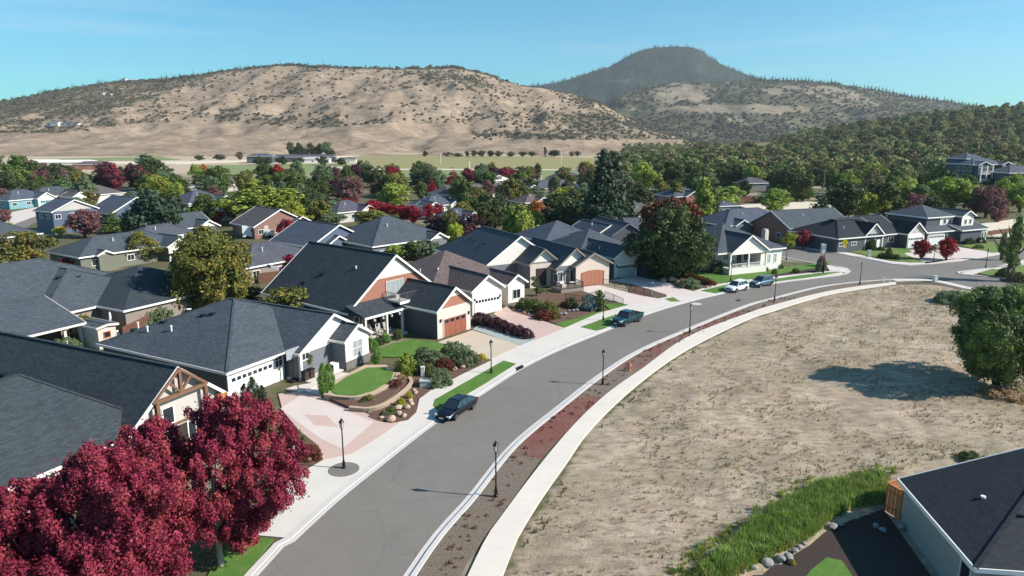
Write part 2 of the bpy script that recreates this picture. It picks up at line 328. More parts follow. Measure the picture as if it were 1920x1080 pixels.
# ------------------------------------------------------------ foliage meshes
def crown_mesh(name, N, shape, seed, leafs=.08, nc=60, crad=.26, aspect=1., lob=.22, st=1., droop=0.):
    g = np.random.RandomState(seed)
    zc = g.rand(nc*4)
    if shape == 'round': rz = np.sqrt(np.clip(1-(2*zc-1)**2, 0, 1))
    elif shape == 'dome': rz = np.sqrt(np.clip(1-zc**2.2, 0, 1))*np.clip(zc*5+.55, 0, 1)
    elif shape == 'oval': rz = np.clip(np.sin(np.pi*zc**.8), 0, 1)**.7
    elif shape == 'cone': rz = np.clip(1-zc, 0.02, 1)**.9
    elif shape == 'column': rz = np.clip(np.minimum((1-zc)*2.2, .45+zc*2.5), .08, 1)
    else: rz = np.clip(.35+zc*1.1, 0, 1)*np.clip((1-zc)*3.5, .2, 1)
    keep = g.rand(nc*4) < rz/rz.max()+.05; zc = zc[keep][:nc]; rz = rz[keep][:nc]; n = len(zc)
    th = g.rand(n)*2*np.pi; ph = g.rand(6)*6.28
    lobe = 1+lob*(np.sin(th*2+ph[0]+zc*4)*.5+np.sin(th*3+ph[1]-zc*6)*.5+np.sin(zc*9+ph[2]+th)*.4)-lob*.5
    rr = rz*lobe*np.sqrt(g.uniform(.3 if shape != 'cone' else .5, 1, n)); cr = crad*g.uniform(.6, 1.25, n)
    if shape == 'cone': cr *= (.45+.75*(1-zc))
    rr = np.maximum(rr-cr*.55, 0)
    cc = np.stack([rr*np.cos(th), rr*np.sin(th), cr/(2*aspect)*.6+zc*(1-cr/(2*aspect)*1.2)], 1)
    pr = cr**2; idx = g.choice(n, N, p=pr/pr.sum())
    d = g.normal(size=(N, 3)); outw = np.stack([np.cos(th), np.sin(th), (zc-.35)*1.6], 1)[idx]; d += outw*.55; d[:, 2] += .25
    d /= np.linalg.norm(d, axis=1)[:, None]; rad = cr[idx]*g.uniform(.55, 1.08, N)
    ax = np.array([1, 1, 1/(2*aspect)])
    if shape == 'cone': dd = d*np.array([1.35, 1.35, .45])
    else: dd = d*np.array([1, 1, st])
    rad = np.where(g.rand(N) < .12, rad*g.uniform(1.1, 1.7, N), rad)
    pos = cc[idx]+dd*rad[:, None]*ax
    if shape == 'cone': pos[:, 2] -= .10*np.hypot(pos[:, 0], pos[:, 1])/(2*aspect)
    nrm = d+g.normal(size=(N, 3))*.55; nrm /= np.linalg.norm(nrm, axis=1)[:, None]
    t1 = np.cross(nrm, g.normal(size=(N, 3))); t1 /= np.linalg.norm(t1, axis=1)[:, None]; t2 = np.cross(nrm, t1)
    s_ = leafs*g.uniform(.5, 1.35, N)[:, None]; t1 = t1*s_*ax; t2 = t2*s_*ax*.62
    V = np.stack([pos-t1, pos-t2, pos+t1, pos+t2], 1).reshape(-1, 3)
    me = D.meshes.new(name); me.vertices.add(N*4); me.loops.add(N*4); me.polygons.add(N)
    me.vertices.foreach_set('co', V.astype(np.float32).ravel()); me.loops.foreach_set('vertex_index', np.arange(N*4, dtype=np.int32))
    me.polygons.foreach_set('loop_start', np.arange(0, N*4, 4, dtype=np.int32)); 
    at = me.attributes.new('tint', 'FLOAT', 'POINT'); ct = g.rand(n); at.data.foreach_set('value', np.repeat(np.clip(ct[idx]+g.normal(size=N)*.08, 0, 1), 4).astype(np.float32))
    me.update(calc_edges=True); me.materials.append(M['L_green']); return me
def trunk_mesh(name, seed, branches=6, top=.8):
    q = MB(); g = random.Random(seed); r0 = .05
    pts = [(0, 0, -.02)]+[(g.uniform(-.02, .02)*i, g.uniform(-.02, .02)*i, top*i/4) for i in range(1, 5)]
    q.tube(pts, [r0*1.25, r0, r0*.8, r0*.55, r0*.2], 7)
    for k in range(branches):
        z = g.uniform(.22, .6)*top/.8; a = g.uniform(0, 6.28); L = g.uniform(.25, .5)
        b = Vector((0, 0, z)); e = b+Vector((math.cos(a)*L*.7, math.sin(a)*L*.7, L*.9)); m = (b+e)/2+Vector((0, 0, -.03))
        q.tube([b, m, e], [r0*.45, r0*.3, r0*.1], 5)
    o = q.build(name, M['bark'], None); me = o.data; D.objects.remove(o); return me
CM = {}
for i in range(5): CM['round%d' % i] = crown_mesh('crown', 5200, 'round', 20+i, .066, 95, .22, 1, .38)
for i in range(3): CM['oval%d' % i] = crown_mesh('crown', 4600, 'oval', 30+i, .066, 90, .22, 1.2, .36)
for i in range(2): CM['cone%d' % i] = crown_mesh('crown', 3600, 'cone', 40+i, .085, 120, .26, 1.7, .12)
for i in range(2): CM['column%d' % i] = crown_mesh('crown', 2200, 'column', 50+i, .16, 60, .5, 2.6, .15)
for i in range(3): CM['dome%d' % i] = crown_mesh('crown', 2600, 'dome', 60+i, .065, 70, .24, .55, .34)
for i in range(2): CM['lod%d' % i] = crown_mesh('crown', 1000, 'round', 70+i, .125, 46, .28, 1, .34)
for i in range(3): CM['mound%d' % i] = crown_mesh('crown', 4200, 'dome', 80+i, .05, 110, .17, .55, .12)
CM['cypress'] = crown_mesh('crown', 6000, 'column', 91, .085, 170, .32, 2.6, .05)
CM['lodcone'] = crown_mesh('crown', 500, 'cone', 75, .16, 50, .3, 1.8)
TM = [trunk_mesh('trunk', s_) for s_ in (1, 2, 3)]
def tree(label, x, y, h, r, kind='round', mat='L_green', cat='tree', group=None, name='tree', z0=.1, zb=0., mesh=None, bark='bark', tk=1.):
    e = empty(name, (x, y, zb), rnd.uniform(0, 6.28)); tag(e, label, cat, group)
    if mesh is None:
        ks = [k for k in CM if k.startswith(kind)]; mesh = CM[rnd.choice(ks)]
    c = D.objects.new('crown', mesh); C.objects.link(c); c.parent = e; c.location = (0, 0, h*z0); c.scale = (r, r, h*(1-z0))
    c.material_slots[0].link = 'OBJECT'; c.material_slots[0].material = M[mat]
    t = D.objects.new('trunk', rnd.choice(TM)); C.objects.link(t); t.parent = e; t.scale = (h*.9*tk*(1 if kind != 'cone' else .6), h*.9*tk*(1 if kind != 'cone' else .6), h*.85)
    t.material_slots[0].link = 'OBJECT'; t.material_slots[0].material = M[bark]
    return e
def tpx(label, u, vb, vt, w_, kind='round', mat='L_green', **k):
    p = P(u, vb); return tree(label, p.x, p.y, max(1.5, Z(vt, p.y)), w_/2*p.y/F*1.25, kind, mat, **k)
def bush(label, x, y, h, r, mat='L_sage', kind='mound', cat='shrub', group=None, zb=0., name='shrub', ry=None, rz=0.):
    c = D.objects.new(name, CM[rnd.choice([k for k in CM if k.startswith(kind)])]); C.objects.link(c); c.location = (x, y, zb-.05); c.scale = (r, ry or r, h); c.rotation_euler.z = rz if ry else rnd.uniform(0, 6)
    c.material_slots[0].link = 'OBJECT'; c.material_slots[0].material = M[mat]; return tag(c, label, cat, group)
def bpx(label, u, vb, h, w_, mat='L_sage', **k):
    p = P(u, vb, k.get('zb', 0)); return bush(label, p.x, p.y, h*1.1, w_/2*p.y/F*1.12, mat, **k)
def scatter(name, pts, inst, smin, smax, label, cat, kind='stuff', tilt=0.):
    me = D.meshes.new(name); me.vertices.add(len(pts)); me.vertices.foreach_set('co', np.asarray(pts, dtype=np.float32).ravel()); me.update()
    o = D.objects.new(name, me); C.objects.link(o); tag(o, label, cat, None, kind)
    ng = D.node_groups.new(name, 'GeometryNodeTree'); ng.interface.new_socket('Geometry', in_out='INPUT', socket_type='NodeSocketGeometry'); ng.interface.new_socket('Geometry', in_out='OUTPUT', socket_type='NodeSocketGeometry')
    N_ = ng.nodes; a = N_.new('NodeGroupInput'); b = N_.new('NodeGroupOutput'); ip = N_.new('GeometryNodeInstanceOnPoints'); oi = N_.new('GeometryNodeObjectInfo'); oi.inputs[0].default_value = inst
    rs = N_.new('FunctionNodeRandomValue'); rs.inputs[2].default_value = smin; rs.inputs[3].default_value = smax
    rr = N_.new('FunctionNodeRandomValue'); rr.data_type = 'FLOAT_VECTOR'; rr.inputs[0].default_value = (-tilt, -tilt, 0); rr.inputs[1].default_value = (tilt, tilt, 6.28)
    L_ = ng.links; L_.new(a.outputs[0], ip.inputs['Points']); L_.new(oi.outputs['Geometry'], ip.inputs['Instance']); L_.new(rs.outputs[1], ip.inputs['Scale']); L_.new(rr.outputs[0], ip.inputs['Rotation']); L_.new(ip.outputs[0], b.inputs[0])
    o.modifiers.new('scatter', 'NODES').node_group = ng; return o
def proto(name, me, mat, scale=(1, 1, 1)):
    me = me.copy(); me.transform(Matrix.Diagonal(Vector((*scale, 1)))); me.materials.clear(); me.materials.append(M[mat]); return D.objects.new(name, me)

# ------------------------------------------------------------ ground
KL = smooth_line([(-17.3, 12, 0)]+PL([(474, 1080), (546, 1013), (627, 939), (700, 880), (810, 795), (900, 739), (981, 688), (1056, 652), (1140, 618), (1207, 591), (1275, 570), (1343, 553), (1448, 532), (1534, 521), (1574, 516.5)]))
KR = smooth_line([(-11, 12, 0)]+PL([(771, 1080), (890, 929), (967, 834), (1056, 760), (1124, 707), (1197, 660), (1291, 618), (1400, 574), (1450, 560), (1534, 539), (1600, 530), (1680, 524), (1738, 524.5), (1780, 530.5), (1820, 540), (1920, 557), (2050, 584), (2300, 640)]))
SL = smooth_line([(-7, 12, 0)]+PL([(878, 1080), (955, 950), (1060, 816), (1134, 743), (1202, 694), (1291, 632), (1400, 589), (1453, 572), (1534, 551), (1600, 539), (1680, 529.5)]))
SR = smooth_line([(-5.2, 12, 0)]+PL([(943, 1080), (996, 967), (1060, 873), (1113, 800), (1202, 717), (1291, 655), (1400, 601), (1453, 583), (1534, 558), (1600, 545), (1680, 533)]))
CORNL = PL([(1588, 514), (1595, 509.5), (1589, 504), (1572, 500), (1548, 497.5), (1500, 489)])
sd_end = Vector((36, 188, 0))
FARK = [Vector((44, 193, 0))]+PL([(1500, 465.4), (1572, 476), (1635, 488), (1673, 495.5), (1705, 498), (1745, 495.5), (1789, 488.3), (1920, 470)])+[Vector((190, 182, 0))]
ISL = [Vector((185, 152, 0))]+PL([(1920, 495.5), (1860, 502), (1813, 508), (1794, 510.5), (1796, 514), (1822, 517.5), (1875, 522), (1920, 530.4)])+[Vector((150, 96, 0))]
def axis(a, b, st, lo, hi, k=1.2):
    c = list(np.arange(a, b, st)); s_ = st; x = b; up = []
    while x < hi: up.append(x); s_ *= k; x += s_
    s_ = st; x = a-st; dn = []
    while x > lo: dn.append(x); s_ *= k; x -= s_
    return np.array(sorted(dn+[lo]+c+up+[hi]))
gx, gy = axis(-10, 100, .5, -9000, 9000), axis(24, 125, .5, -400, 9500)
X, Y = np.meshgrid(gx, gy)
fieldpoly = [(p.x, p.y) for p in offset(SR, .35)]+[(p.x, p.y) for p in PL([(1745, 533), (1800, 541), (1900, 558), (2050, 590), (2300, 650)])]+[(150, 60), (60, 15), (10, 5), (-6, 5)]
fm = inside(X, Y, fieldpoly)
fin = inside(X-.6, Y, fieldpoly) & inside(X-1.4, Y, fieldpoly) & inside(X, Y+1.0, fieldpoly) & inside(X+.8, Y+.6, fieldpoly)
bump = (fbm(X*.11, Y*.11, 3)-.42)*1.0+(fbm(X*.5+50, Y*.8, 3)-.5)*.5+np.clip(fbm(X*1.6+9, Y*1.6+40, 2)-.55, 0, 1)*.5
ZZ = np.where(fin & (X < 110), np.maximum(bump, -.05), -.02)
YARDC = PL([(1380, 1100), (1500, 1030), (1560, 985), (1660, 950), (1730, 900), (1920, 850), (2100, 900), (2100, 1300), (1380, 1300)])
yard_in = inside(X, Y, [(p.x, p.y) for p in YARDC]); ZZ = np.where(yard_in, -.02, ZZ)
nv, nu = X.shape
ii = np.arange(nv*nu).reshape(nv, nu)
faces = np.stack([ii[:-1, :-1], ii[:-1, 1:], ii[1:, 1:], ii[1:, :-1]], -1).reshape(-1, 4)
def grid_mesh(name, V, faces, m, attrs, smooth=True):
    me = D.meshes.new(name); me.vertices.add(len(V)); me.vertices.foreach_set('co', V.astype(np.float32).ravel())
    me.loops.add(faces.size); me.loops.foreach_set('vertex_index', faces.astype(np.int32).ravel()); me.polygons.add(len(faces)); me.polygons.foreach_set('loop_start', np.arange(0, faces.size, 4, dtype=np.int32))
    for k, a in attrs.items(): me.attributes.new(k, 'FLOAT', 'POINT').data.foreach_set('value', a.astype(np.float32).ravel())
    me.update(calc_edges=True); me.polygons.foreach_set('use_smooth', [smooth]*len(faces)); me.materials.append(m)
    o = D.objects.new(name, me); C.objects.link(o); tag(o, None, None, None, 'structure'); return o
def ground_mat():
    t = NT('ground_soil'); v = t.world()
    n1 = t.noise(v, .09, 5, .6); n2 = t.noise(v, .8, 6, .7); n3 = t.noise(v, 5, 5, .75); st = t.world((.5, 1.6, 1)); n4 = t.noise(st, 1.1, 6, .75); n5 = t.noise(t.world((.25, .5, 1)), .35, 6, .65)
    dry = t.mix(t.ramp(n1, [(.38, (0, 0, 0, 1)), (.62, (1, 1, 1, 1))]), S(178, 157, 135), S(150, 138, 108)); dry = t.mix(t.ramp(n2, [(.4, (0, 0, 0, 1)), (.66, (.9, .9, .9, 1))]), dry, S(196, 178, 158))
    dry = t.mix(t.ramp(n4, [(.48, (0, 0, 0, 1)), (.6, (.8, .8, .8, 1))]), dry, S(128, 114, 98)); dry = t.mix(t.ramp(n3, [(.55, (0, 0, 0, 1)), (.72, (.7, .7, .7, 1))]), dry, S(128, 113, 96))
    dry = t.mix(t.ramp(n5, [(.45, (0, 0, 0, 1)), (.62, (.55, .55, .55, 1))]), dry, S(134, 118, 96)); dry = t.mix(t.ramp(t.noise(v, .2, 6, .7), [(.52, (0, 0, 0, 1)), (.64, (.7, .7, .7, 1))]), dry, S(160, 138, 116))
    yard = t.mix(t.ramp(n2, [(.4, (0, 0, 0, 1)), (.6, (1, 1, 1, 1))]), S(82, 88, 50), S(104, 92, 74)); yard = t.mix(t.ramp(t.noise(v, .05, 3), [(.55, (0, 0, 0, 1)), (.6, (1, 1, 1, 1))]), yard, S(150, 138, 118))
    far = t.mix(t.noise(t.world((.006, .02, 1)), 1, 5), S(176, 156, 130), S(188, 168, 142))
    c = t.mix(t.attr('field'), yard, dry); c = t.mix(t.attr('far'), c, far); t.base(c); t.bump(n3, .12, .8); t.set(Roughness=.95); return t.m
ground = grid_mesh('ground', np.stack([X, Y, ZZ], -1).reshape(-1, 3), faces, ground_mat(), {'field': fm*1., 'far': np.clip((Y-395)/30, 0, 1)})
def zg(x, y):
    i = np.clip(np.searchsorted(gx, x)-1, 0, nu-2); j = np.clip(np.searchsorted(gy, y)-1, 0, nv-2)
    return np.maximum(np.maximum(ZZ[j, i], ZZ[j+1, i+1]), np.maximum(ZZ[j, i+1], ZZ[j+1, i]))*.5+.5*(ZZ[j, i]+ZZ[j+1, i+1])/2

# road, kerbs, walks
rp = KL+CORNL+[sd_end]+FARK+ISL+list(reversed(KR))
sheet('road', rp, .012, M['asphalt'], .03)
def kerb(l, d=.42, z=.13): ribbon('kerb', l, offset(l, -d), -.05, z, M['kerb'])
cl = smooth_line(KL+CORNL+[sd_end], 99)
kerb(KL+CORNL+[sd_end]); ribbon('kerb', KR, offset(KR, .3), -.05, .13, M['kerb'])
kerb([p for p in FARK]); kerb(ISL)
ribbon('gutter', offset(KR, -.45), offset(KR, -.08), -.03, .018, M['kerb'])
ribbon('gutter', offset(KL, .06), offset(KL, .3), -.03, .018, M['kerb'])
va, vb = offset(KR, .36)[:-14], offset(KR, 2.75)[:-14]; yk = [i for i, p in enumerate(va)]
cuts = [0]+[min(yk, key=lambda i: abs(va[i].y-P(u_, v_).y)) for u_, v_ in ((960, 850), (1105, 735), (1165, 688), (1410, 580))]+[len(va)-1]
for i_ in range(5): ribbon('verge_strip', va[cuts[i_]:cuts[i_+1]+1], vb[cuts[i_]:cuts[i_+1]+1], -.05, .05, M['strip_grey' if i_ in (0, 2, 4) else 'strip'])
ribbon('verge_strip', offset(KR, .36)[-14:], offset(KR, 1.1)[-14:], -.05, .05, M['strip'])
ribbon('sidewalk', SL, SR, -.06, .12, M['sidewalk'])
NB = len(KR); 
kj = [p for p in KR if p.x > SL[-1].x-1 and p.y > 60]
ribbon('sidewalk', offset(kj, .32), offset(kj, 1.7), -.05, .125, M['sidewalk'])
# pavement side of the houses: walk band right behind the kerb
sheet('front_walk', PL([(444, 1000), (560, 882), (605, 862), (660, 845), (720, 806), (758, 785), (782, 768), (786, 748), (821, 722), (851, 710), (916, 675), (975, 647), (1058, 615), (1122, 587), (1180, 571), (1252, 556), (1336, 534), (1403, 524), (1453, 518.5), (1550, 508.5), (1592, 506)], .09)+list(reversed([p for p in offset(KL, -.4) if p.y > P(509, 1014).y])), .09, M['concrete'], .12)
sheet('driveway', PL([(522, 738), (575, 734), (603, 746), (700, 780), (748, 793), (722, 812), (662, 850), (606, 862), (596, 836), (560, 806), (530, 770)], .1), .1, M['drive_pink'], .12)
sheet('driveway', PL([(525, 766), (564, 741), (600, 749), (700, 791), (641, 841), (600, 822)], .11), .108, M['drive_white'], .02)
sheet('driveway', PL([(571, 777), (613, 779), (634.5, 800), (590, 797)], .12), .114, M['drive_pink'], .02)
sheet('driveway', PL([(816, 643), (886, 619), (975, 647), (918, 675), (893, 663), (860, 655)], .1), .1, M['drive_beige'], .12)
sheet('driveway', PL([(886, 617), (900, 608), (1004, 636), (976, 648)], .1), .1, M['drive_green'], .12)
sheet('driveway', PL([(925, 588), (950, 574), (960, 583), (1060, 615), (1004, 637), (985, 628)], .1), .1, M['drive_pink'], .12)
sheet('driveway', PL([(1080, 540), (1124, 534), (1180, 549), (1224, 558), (1250, 562), (1180, 572), (1164, 568), (1120, 556)], .1), .1, M['drive_white'], .12)
sheet('driveway', PL([(1140, 526), (1192, 517), (1313, 544), (1290, 549), (1250, 556), (1249, 552), (1180, 531)], .1), .1, M['drive_white'], .12)
sheet('driveway', PL([(1686, 478), (1703, 469), (1740, 467), (1800, 489), (1770, 492), (1742, 495)], .1), .1, M['drive_white'], .12)
sheet('driveway', PL([(1754, 470), (1790, 462), (1880, 476), (1850, 481), (1800, 489)], .1), .105, M['drive_white'], .12)
sheet('front_walk', PL([(1500, 460), (1545, 467), (1600, 475), (1640, 484), (1675, 490), (1705, 492), (1745, 490), (1789, 485), (1920, 466), (1920, 469), (1789, 487.6), (1705, 497.3), (1673, 494.8), (1635, 487.3), (1572, 475.3), (1500, 464.5)], .1), .1, M['concrete'], .1)
sheet('front_walk', PL([(1548, 496), (1560, 499), (1586, 503), (1592, 508), (1584, 511), (1556, 508)], .1), .128, M['concrete'], .1)
sheet('front_walk', PL([(1920, 487), (1868, 500), (1815, 509), (1800, 513), (1822, 515), (1860, 504), (1880, 506), (1920, 494.5)], .1), .13, M['concrete'], .1)
for pts, m in (
    ([(815, 749), (944, 676), (968, 682), (905, 722), (820, 771), (812, 760)], 'lawn'), ([(375, 1100), (415, 1040), (440, 1008), (512, 1010), (455, 1085), (440, 1100)], 'lawn'),
    ([(1088, 613), (1147, 592), (1172, 588), (1184, 590), (1131, 617), (1118, 620)], 'lawn'), ([(1246, 560.5), (1262, 557), (1276, 565), (1258, 565.5)], 'lawn_dull'),
    ([(1313, 545), (1356, 535), (1420, 528), (1448, 524), (1500, 516), (1552, 510.5), (1580, 509.5), (1540, 517), (1450, 529), (1342, 550)], 'lawn'),
    ([(1042, 607), (1116, 586), (1132, 582), (1058, 613.5)], 'lawn'), ([(1134, 571), (1160, 567), (1177, 571), (1144, 581)], 'lawn'),
    ([(713, 653), (738, 643), (773, 636), (820, 641), (858, 655), (880, 668), (800, 672), (715, 668)], 'lawn'), ([(1284, 512), (1360, 508), (1480, 500), (1560, 490), (1545, 500), (1402, 523), (1336, 533), (1320, 520)], 'lawn'),
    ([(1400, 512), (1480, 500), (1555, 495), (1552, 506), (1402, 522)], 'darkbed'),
    ([(1500, 455), (1640, 462), (1690, 470), (1700, 478), (1735, 492), (1705, 492.5), (1672, 488), (1600, 473)], 'lawn_dull'), ([(1640, 466), (1700, 466), (1712, 473), (1650, 478)], 'lawn'),
    ([(1800, 460), (1920, 448), (1920, 464), (1860, 474)], 'lawn_dull'), ([(1815, 508), (1880, 500), (1920, 497), (1950, 528), (1876, 520)], 'lawn_dull'),
    ([(958, 583), (990, 552), (1050, 548), (1082, 541), (1124, 560), (1134, 571), (1120, 583), (1042, 606), (1014, 600)], 'mulch'), ([(1180, 531), (1249, 552.5), (1224, 557.5), (1180, 548.5)], 'mulch'),
    ([(1224, 518), (1286, 510), (1322, 522), (1338, 533), (1300, 546), (1270, 538)], 'mulch'), ([(720, 705), (760, 660), (850, 655), (905, 668), (922, 675), (851, 709), (821, 721), (786, 747), (770, 740), (740, 720)], 'mulch'),
    ([(545, 812), (560, 806), (598, 836), (606, 862), (560, 888), (535, 900)], 'mulch'), ([(1868, 512), (1920, 505), (1985, 530), (1930, 538), (1880, 528)], 'darkbed')):
    i_ = .1+rnd.random()*.02
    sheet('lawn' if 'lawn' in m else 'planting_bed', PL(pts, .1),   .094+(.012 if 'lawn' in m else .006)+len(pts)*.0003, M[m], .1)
sheet('driveway', PL([(0, 402), (70, 388), (110, 392), (60, 408), (0, 430), (-60, 440)], 0), .02, M['drive_white'], .05)
sheet('road', PL([(-60, 460), (40, 402), (150, 384), (200, 384), (120, 400), (60, 420), (-40, 480)], 0), .015, M['asphalt'], .03)

# ------------------------------------------------------------ hills and the mountain
def proj(x, y, z):
    f = y*math.cos(T)-(z-H)*math.sin(T); up = y*math.sin(T)+(z-H)*math.cos(T)
    return 960+F*x/f, 540-F*up/f
def col(u):
    return ((u-960)/F)/(math.cos(T)+(290/F)*math.sin(T))
def hill(name, crest, y0, yc, yb, prof, amp, freq, m, u0, u1, nu_, ny_, vegf, sharp=1.3, seed=0, crestn=.0):
    us = np.linspace(u0, u1, nu_); k = col(us); cv = np.interp(us, [c[0] for c in crest], [c[1] for c in crest])
    b = (540-cv)/F; el = (-math.sin(T)+b*math.cos(T))/(math.cos(T)+b*math.sin(T)); zc = np.maximum(H+yc*el, -5)
    ys = np.concatenate([np.linspace(y0, yc, int(ny_*.75)), np.linspace(yc, yb, ny_-int(ny_*.75)+1)[1:]])
    KK, YY = np.meshgrid(k, ys); UU = np.meshgrid(us, ys)[0]; XX = KK*YY; t = np.clip((YY-y0)/(yc-y0), 0, 1)
    s_ = np.interp(t, [p[0] for p in prof], [p[1] for p in prof]); tb = np.clip((YY-yc)/(yb-yc), 0, 1); s_ = s_*(1-tb**1.4)
    n = fbm(XX*freq+seed, YY*freq*.7+seed*3, 5)-.5; rg = 1-np.abs(2*fbm(XX*freq*1.7+31+seed, YY*freq*.8+7, 4)-1)
    env = np.sin(np.pi*np.clip(t, 0, 1))**.6; z = zc[None, :]*s_+amp*(n*1.3+(rg-.75)*1.0)*env*np.clip(zc/60, 0, 1)[None, :]
    zt_ = (z+14*fbm(XX*freq*1.2, YY*freq, 3))/17.; z = z+5.*env*np.clip(zc/80, 0, 1)[None, :]*(np.clip((zt_-np.floor(zt_))*1.6, 0, 1)-(zt_-np.floor(zt_)))*np.clip(fbm(XX*freq*.8+3, YY*freq+5, 3)*3-.9, 0, 1)
    z += (fbm(XX*freq*6, YY*freq*6, 3)-.5)*7*env*np.clip(zc/80, 0, 1)[None, :]
    z = np.where(t <= 0, -1., z); z[-1, :] = -3
    uu, vv = proj(XX, YY, z); veg = np.clip(vegf(uu, vv, XX, YY, t, rg), 0, 1)
    nv_, nn = XX.shape; q = np.arange(nv_*nn).reshape(nv_, nn); fc = np.stack([q[:-1, :-1], q[:-1, 1:], q[1:, 1:], q[1:, :-1]], -1).reshape(-1, 4)
    o = grid_mesh(name, np.stack([XX, YY, z], -1).reshape(-1, 3), fc, m, {'veg': veg}); return o, XX, YY, z, veg
def pick(XX, YY, z, veg, n, seed, zoff=0., thr=0., power=1., ynear=False):
    g = np.random.RandomState(seed); a, b = z.shape; i = g.randint(0, a-1, n*6); j = g.randint(0, b-1, n*6)
    w_ = veg[i, j]**power
    keep = (g.rand(n*6) < w_) & (veg[i, j] > thr); i, j = i[keep][:n], j[keep][:n]; fi, fj = g.rand(len(i)), g.rand(len(i))
    L = lambda A: (A[i, j]*(1-fi)+A[i+1, j]*fi)*(1-fj)+(A[i, j+1]*(1-fi)+A[i+1, j+1]*fi)*fj
    return np.stack([L(XX), L(YY), L(z)+zoff], 1)
def hill_mat(name, tan1, tan2, veg1, veg2, k, rocky=.5):
    t = NT(name); v = t.world(); n1 = t.noise(v, k, 6, .6); n2 = t.noise(v, k*7, 6, .7); st = t.world((.5, .5, 5)); n3 = t.noise(st, k*4, 7, .75)
    base = t.mix(t.ramp(n1, [(.38, (0, 0, 0, 1)), (.62, (1, 1, 1, 1))]), tan1, tan2); base = t.mix(t.ramp(n3, [(.44, (0, 0, 0, 1)), (.62, (rocky, rocky, rocky, 1))]), base, S(116, 100, 84))
    base = t.mix(t.ramp(t.noise(v, k*3.3, 7, .75), [(.47, (0, 0, 0, 1)), (.6, (.6, .6, .6, 1))]), base, dark(S(128, 112, 94), 1.0))
    base = t.mix(t.ramp(t.noise(v, k*16, 5, .8), [(.52, (0, 0, 0, 1)), (.64, (.7, .7, .7, 1))]), base, S(104, 94, 76))
    vg = t.math('ADD', t.attr('veg'), t.math('MULTIPLY', t.math('SUBTRACT', n2, .5), 1.5)); vg = t.ramp(vg, [(.32, (0, 0, 0, 1)), (.58, (1, 1, 1, 1))])
    t.base(t.mix(vg, base, t.mix(n2, veg1, veg2))); t.bump(n2, 5, .7); t.set(Roughness=1.); t.b.inputs['Specular IOR Level'].default_value = 0; return t.m
mA = hill_mat('dry_hill', S(176, 154, 132), S(158, 138, 118), S(96, 90, 72), S(124, 110, 92), .006)
mB = hill_mat('scrub_hill', S(158, 144, 124), S(140, 128, 108), S(84, 86, 66), S(108, 102, 80), .006, .3)
mM = hill_mat('forest_mountain', S(100, 98, 76), S(78, 82, 60), S(40, 50, 38), S(62, 66, 50), .004, .1)
mC = hill_mat('wooded_slope', S(170, 150, 110), S(110, 104, 70), S(50, 58, 34), S(76, 78, 46), .02, .1)
def ell(u, v, cu, cv, a, b): return np.clip(1.3-((u-cu)/a)**2-((v-cv)/b)**2, 0, 1)
def vegA(u, v, x, y, t, rg):
    n = fbm(x*.012, y*.008, 4); n2 = fbm(x*.035+9, y*.02, 3)
    d = .10+np.clip(n-.50, 0, 1)*1.1
    left = np.clip(1-(u-(60+(215-v)*-.0))/130, 0, 1); edge = np.clip((u-260)/-170, 0, 1); d += edge*.6*(v < 262)
    d += np.clip(.5-(u-(150+(215-v)*3.4))/110, 0, 1)*.85*(v < 215)*(v > 120)
    d += np.clip(1-np.abs(v-(228+8*np.sin(u/90)))/16, 0, 1)*(.25+.85*n)*(u > 180)*(u < 1250)
    d += np.clip(1-(1-t)*14, 0, 1)*.55; d += ell(u, v, 860, 145, 90, 26)*.35+ell(u, v, 1130, 205, 90, 38)*.55+ell(u, v, 1090, 250, 200, 22)*.5
    d *= np.where((v > 236+6*np.sin(u/70)) & (u > 170) & (u < 880), .04, 1); d *= np.where(v > 262-(u < 200)*12, .03, 1); d = np.where((u > 700) & (v > 258+(u-700)*.035), .01, d)
    return d*np.clip(n2*1.6, .2, 1.3)
hA = hill('hill', [(-700, 240), (-300, 215), (0, 196), (80, 180), (150, 166), (215, 158), (300, 152), (350, 145), (430, 135), (500, 128), (560, 124), (640, 128), (700, 130), (800, 128), (850, 126), (880, 132), (920, 145), (960, 159), (1000, 168), (1060, 177), (1120, 195), (1170, 222), (1220, 246), (1300, 262), (1400, 275)],
         780, 1900, 2700, [(0, 0), (.12, .02), (.375, .16), (.5, .38), (.75, .74), (.9, .93), (1, 1)], 30, .0046, mA, -650, 1400, 420, 150, vegA, seed=3)
def vegB(u, v, x, y, t, rg):
    n = fbm(x*.008+3, y*.004, 4); n2 = fbm(x*.03+9, y*.012, 3); d = .58+(n-.5)*1.0+(n2-.5)*1.3
    d -= ell(u, v, 1390, 205, 150, 9)*.9+ell(u, v, 1270, 180, 70, 12)*.45+ell(u, v, 1400, 142, 50, 5)*.7+ell(u, v, 1500, 168, 70, 9)*.4+ell(u, v, 1240, 270, 60, 10)*.5
    d += ell(u, v, 1200, 235, 120, 25)*.4+ell(u, v, 1560, 155, 200, 8)*.5+np.clip((u-1600)/250, 0, .5)+ell(u, v, 1350, 245, 240, 18)*.25; return d
hB = hill('hill', [(850, 262), (950, 250), (1050, 222), (1120, 196), (1170, 172), (1215, 160), (1270, 154), (1340, 156), (1400, 148), (1450, 150), (1500, 152), (1560, 157), (1620, 167), (1700, 182), (1760, 190), (1800, 196), (1860, 206), (1950, 215), (2300, 225), (2900, 240)],
         1500, 2900, 3900, [(0, 0), (.2, .06), (.5, .38), (.75, .72), (1, 1)], 40, .0034, mB, 850, 2900, 300, 130, vegB, seed=8)
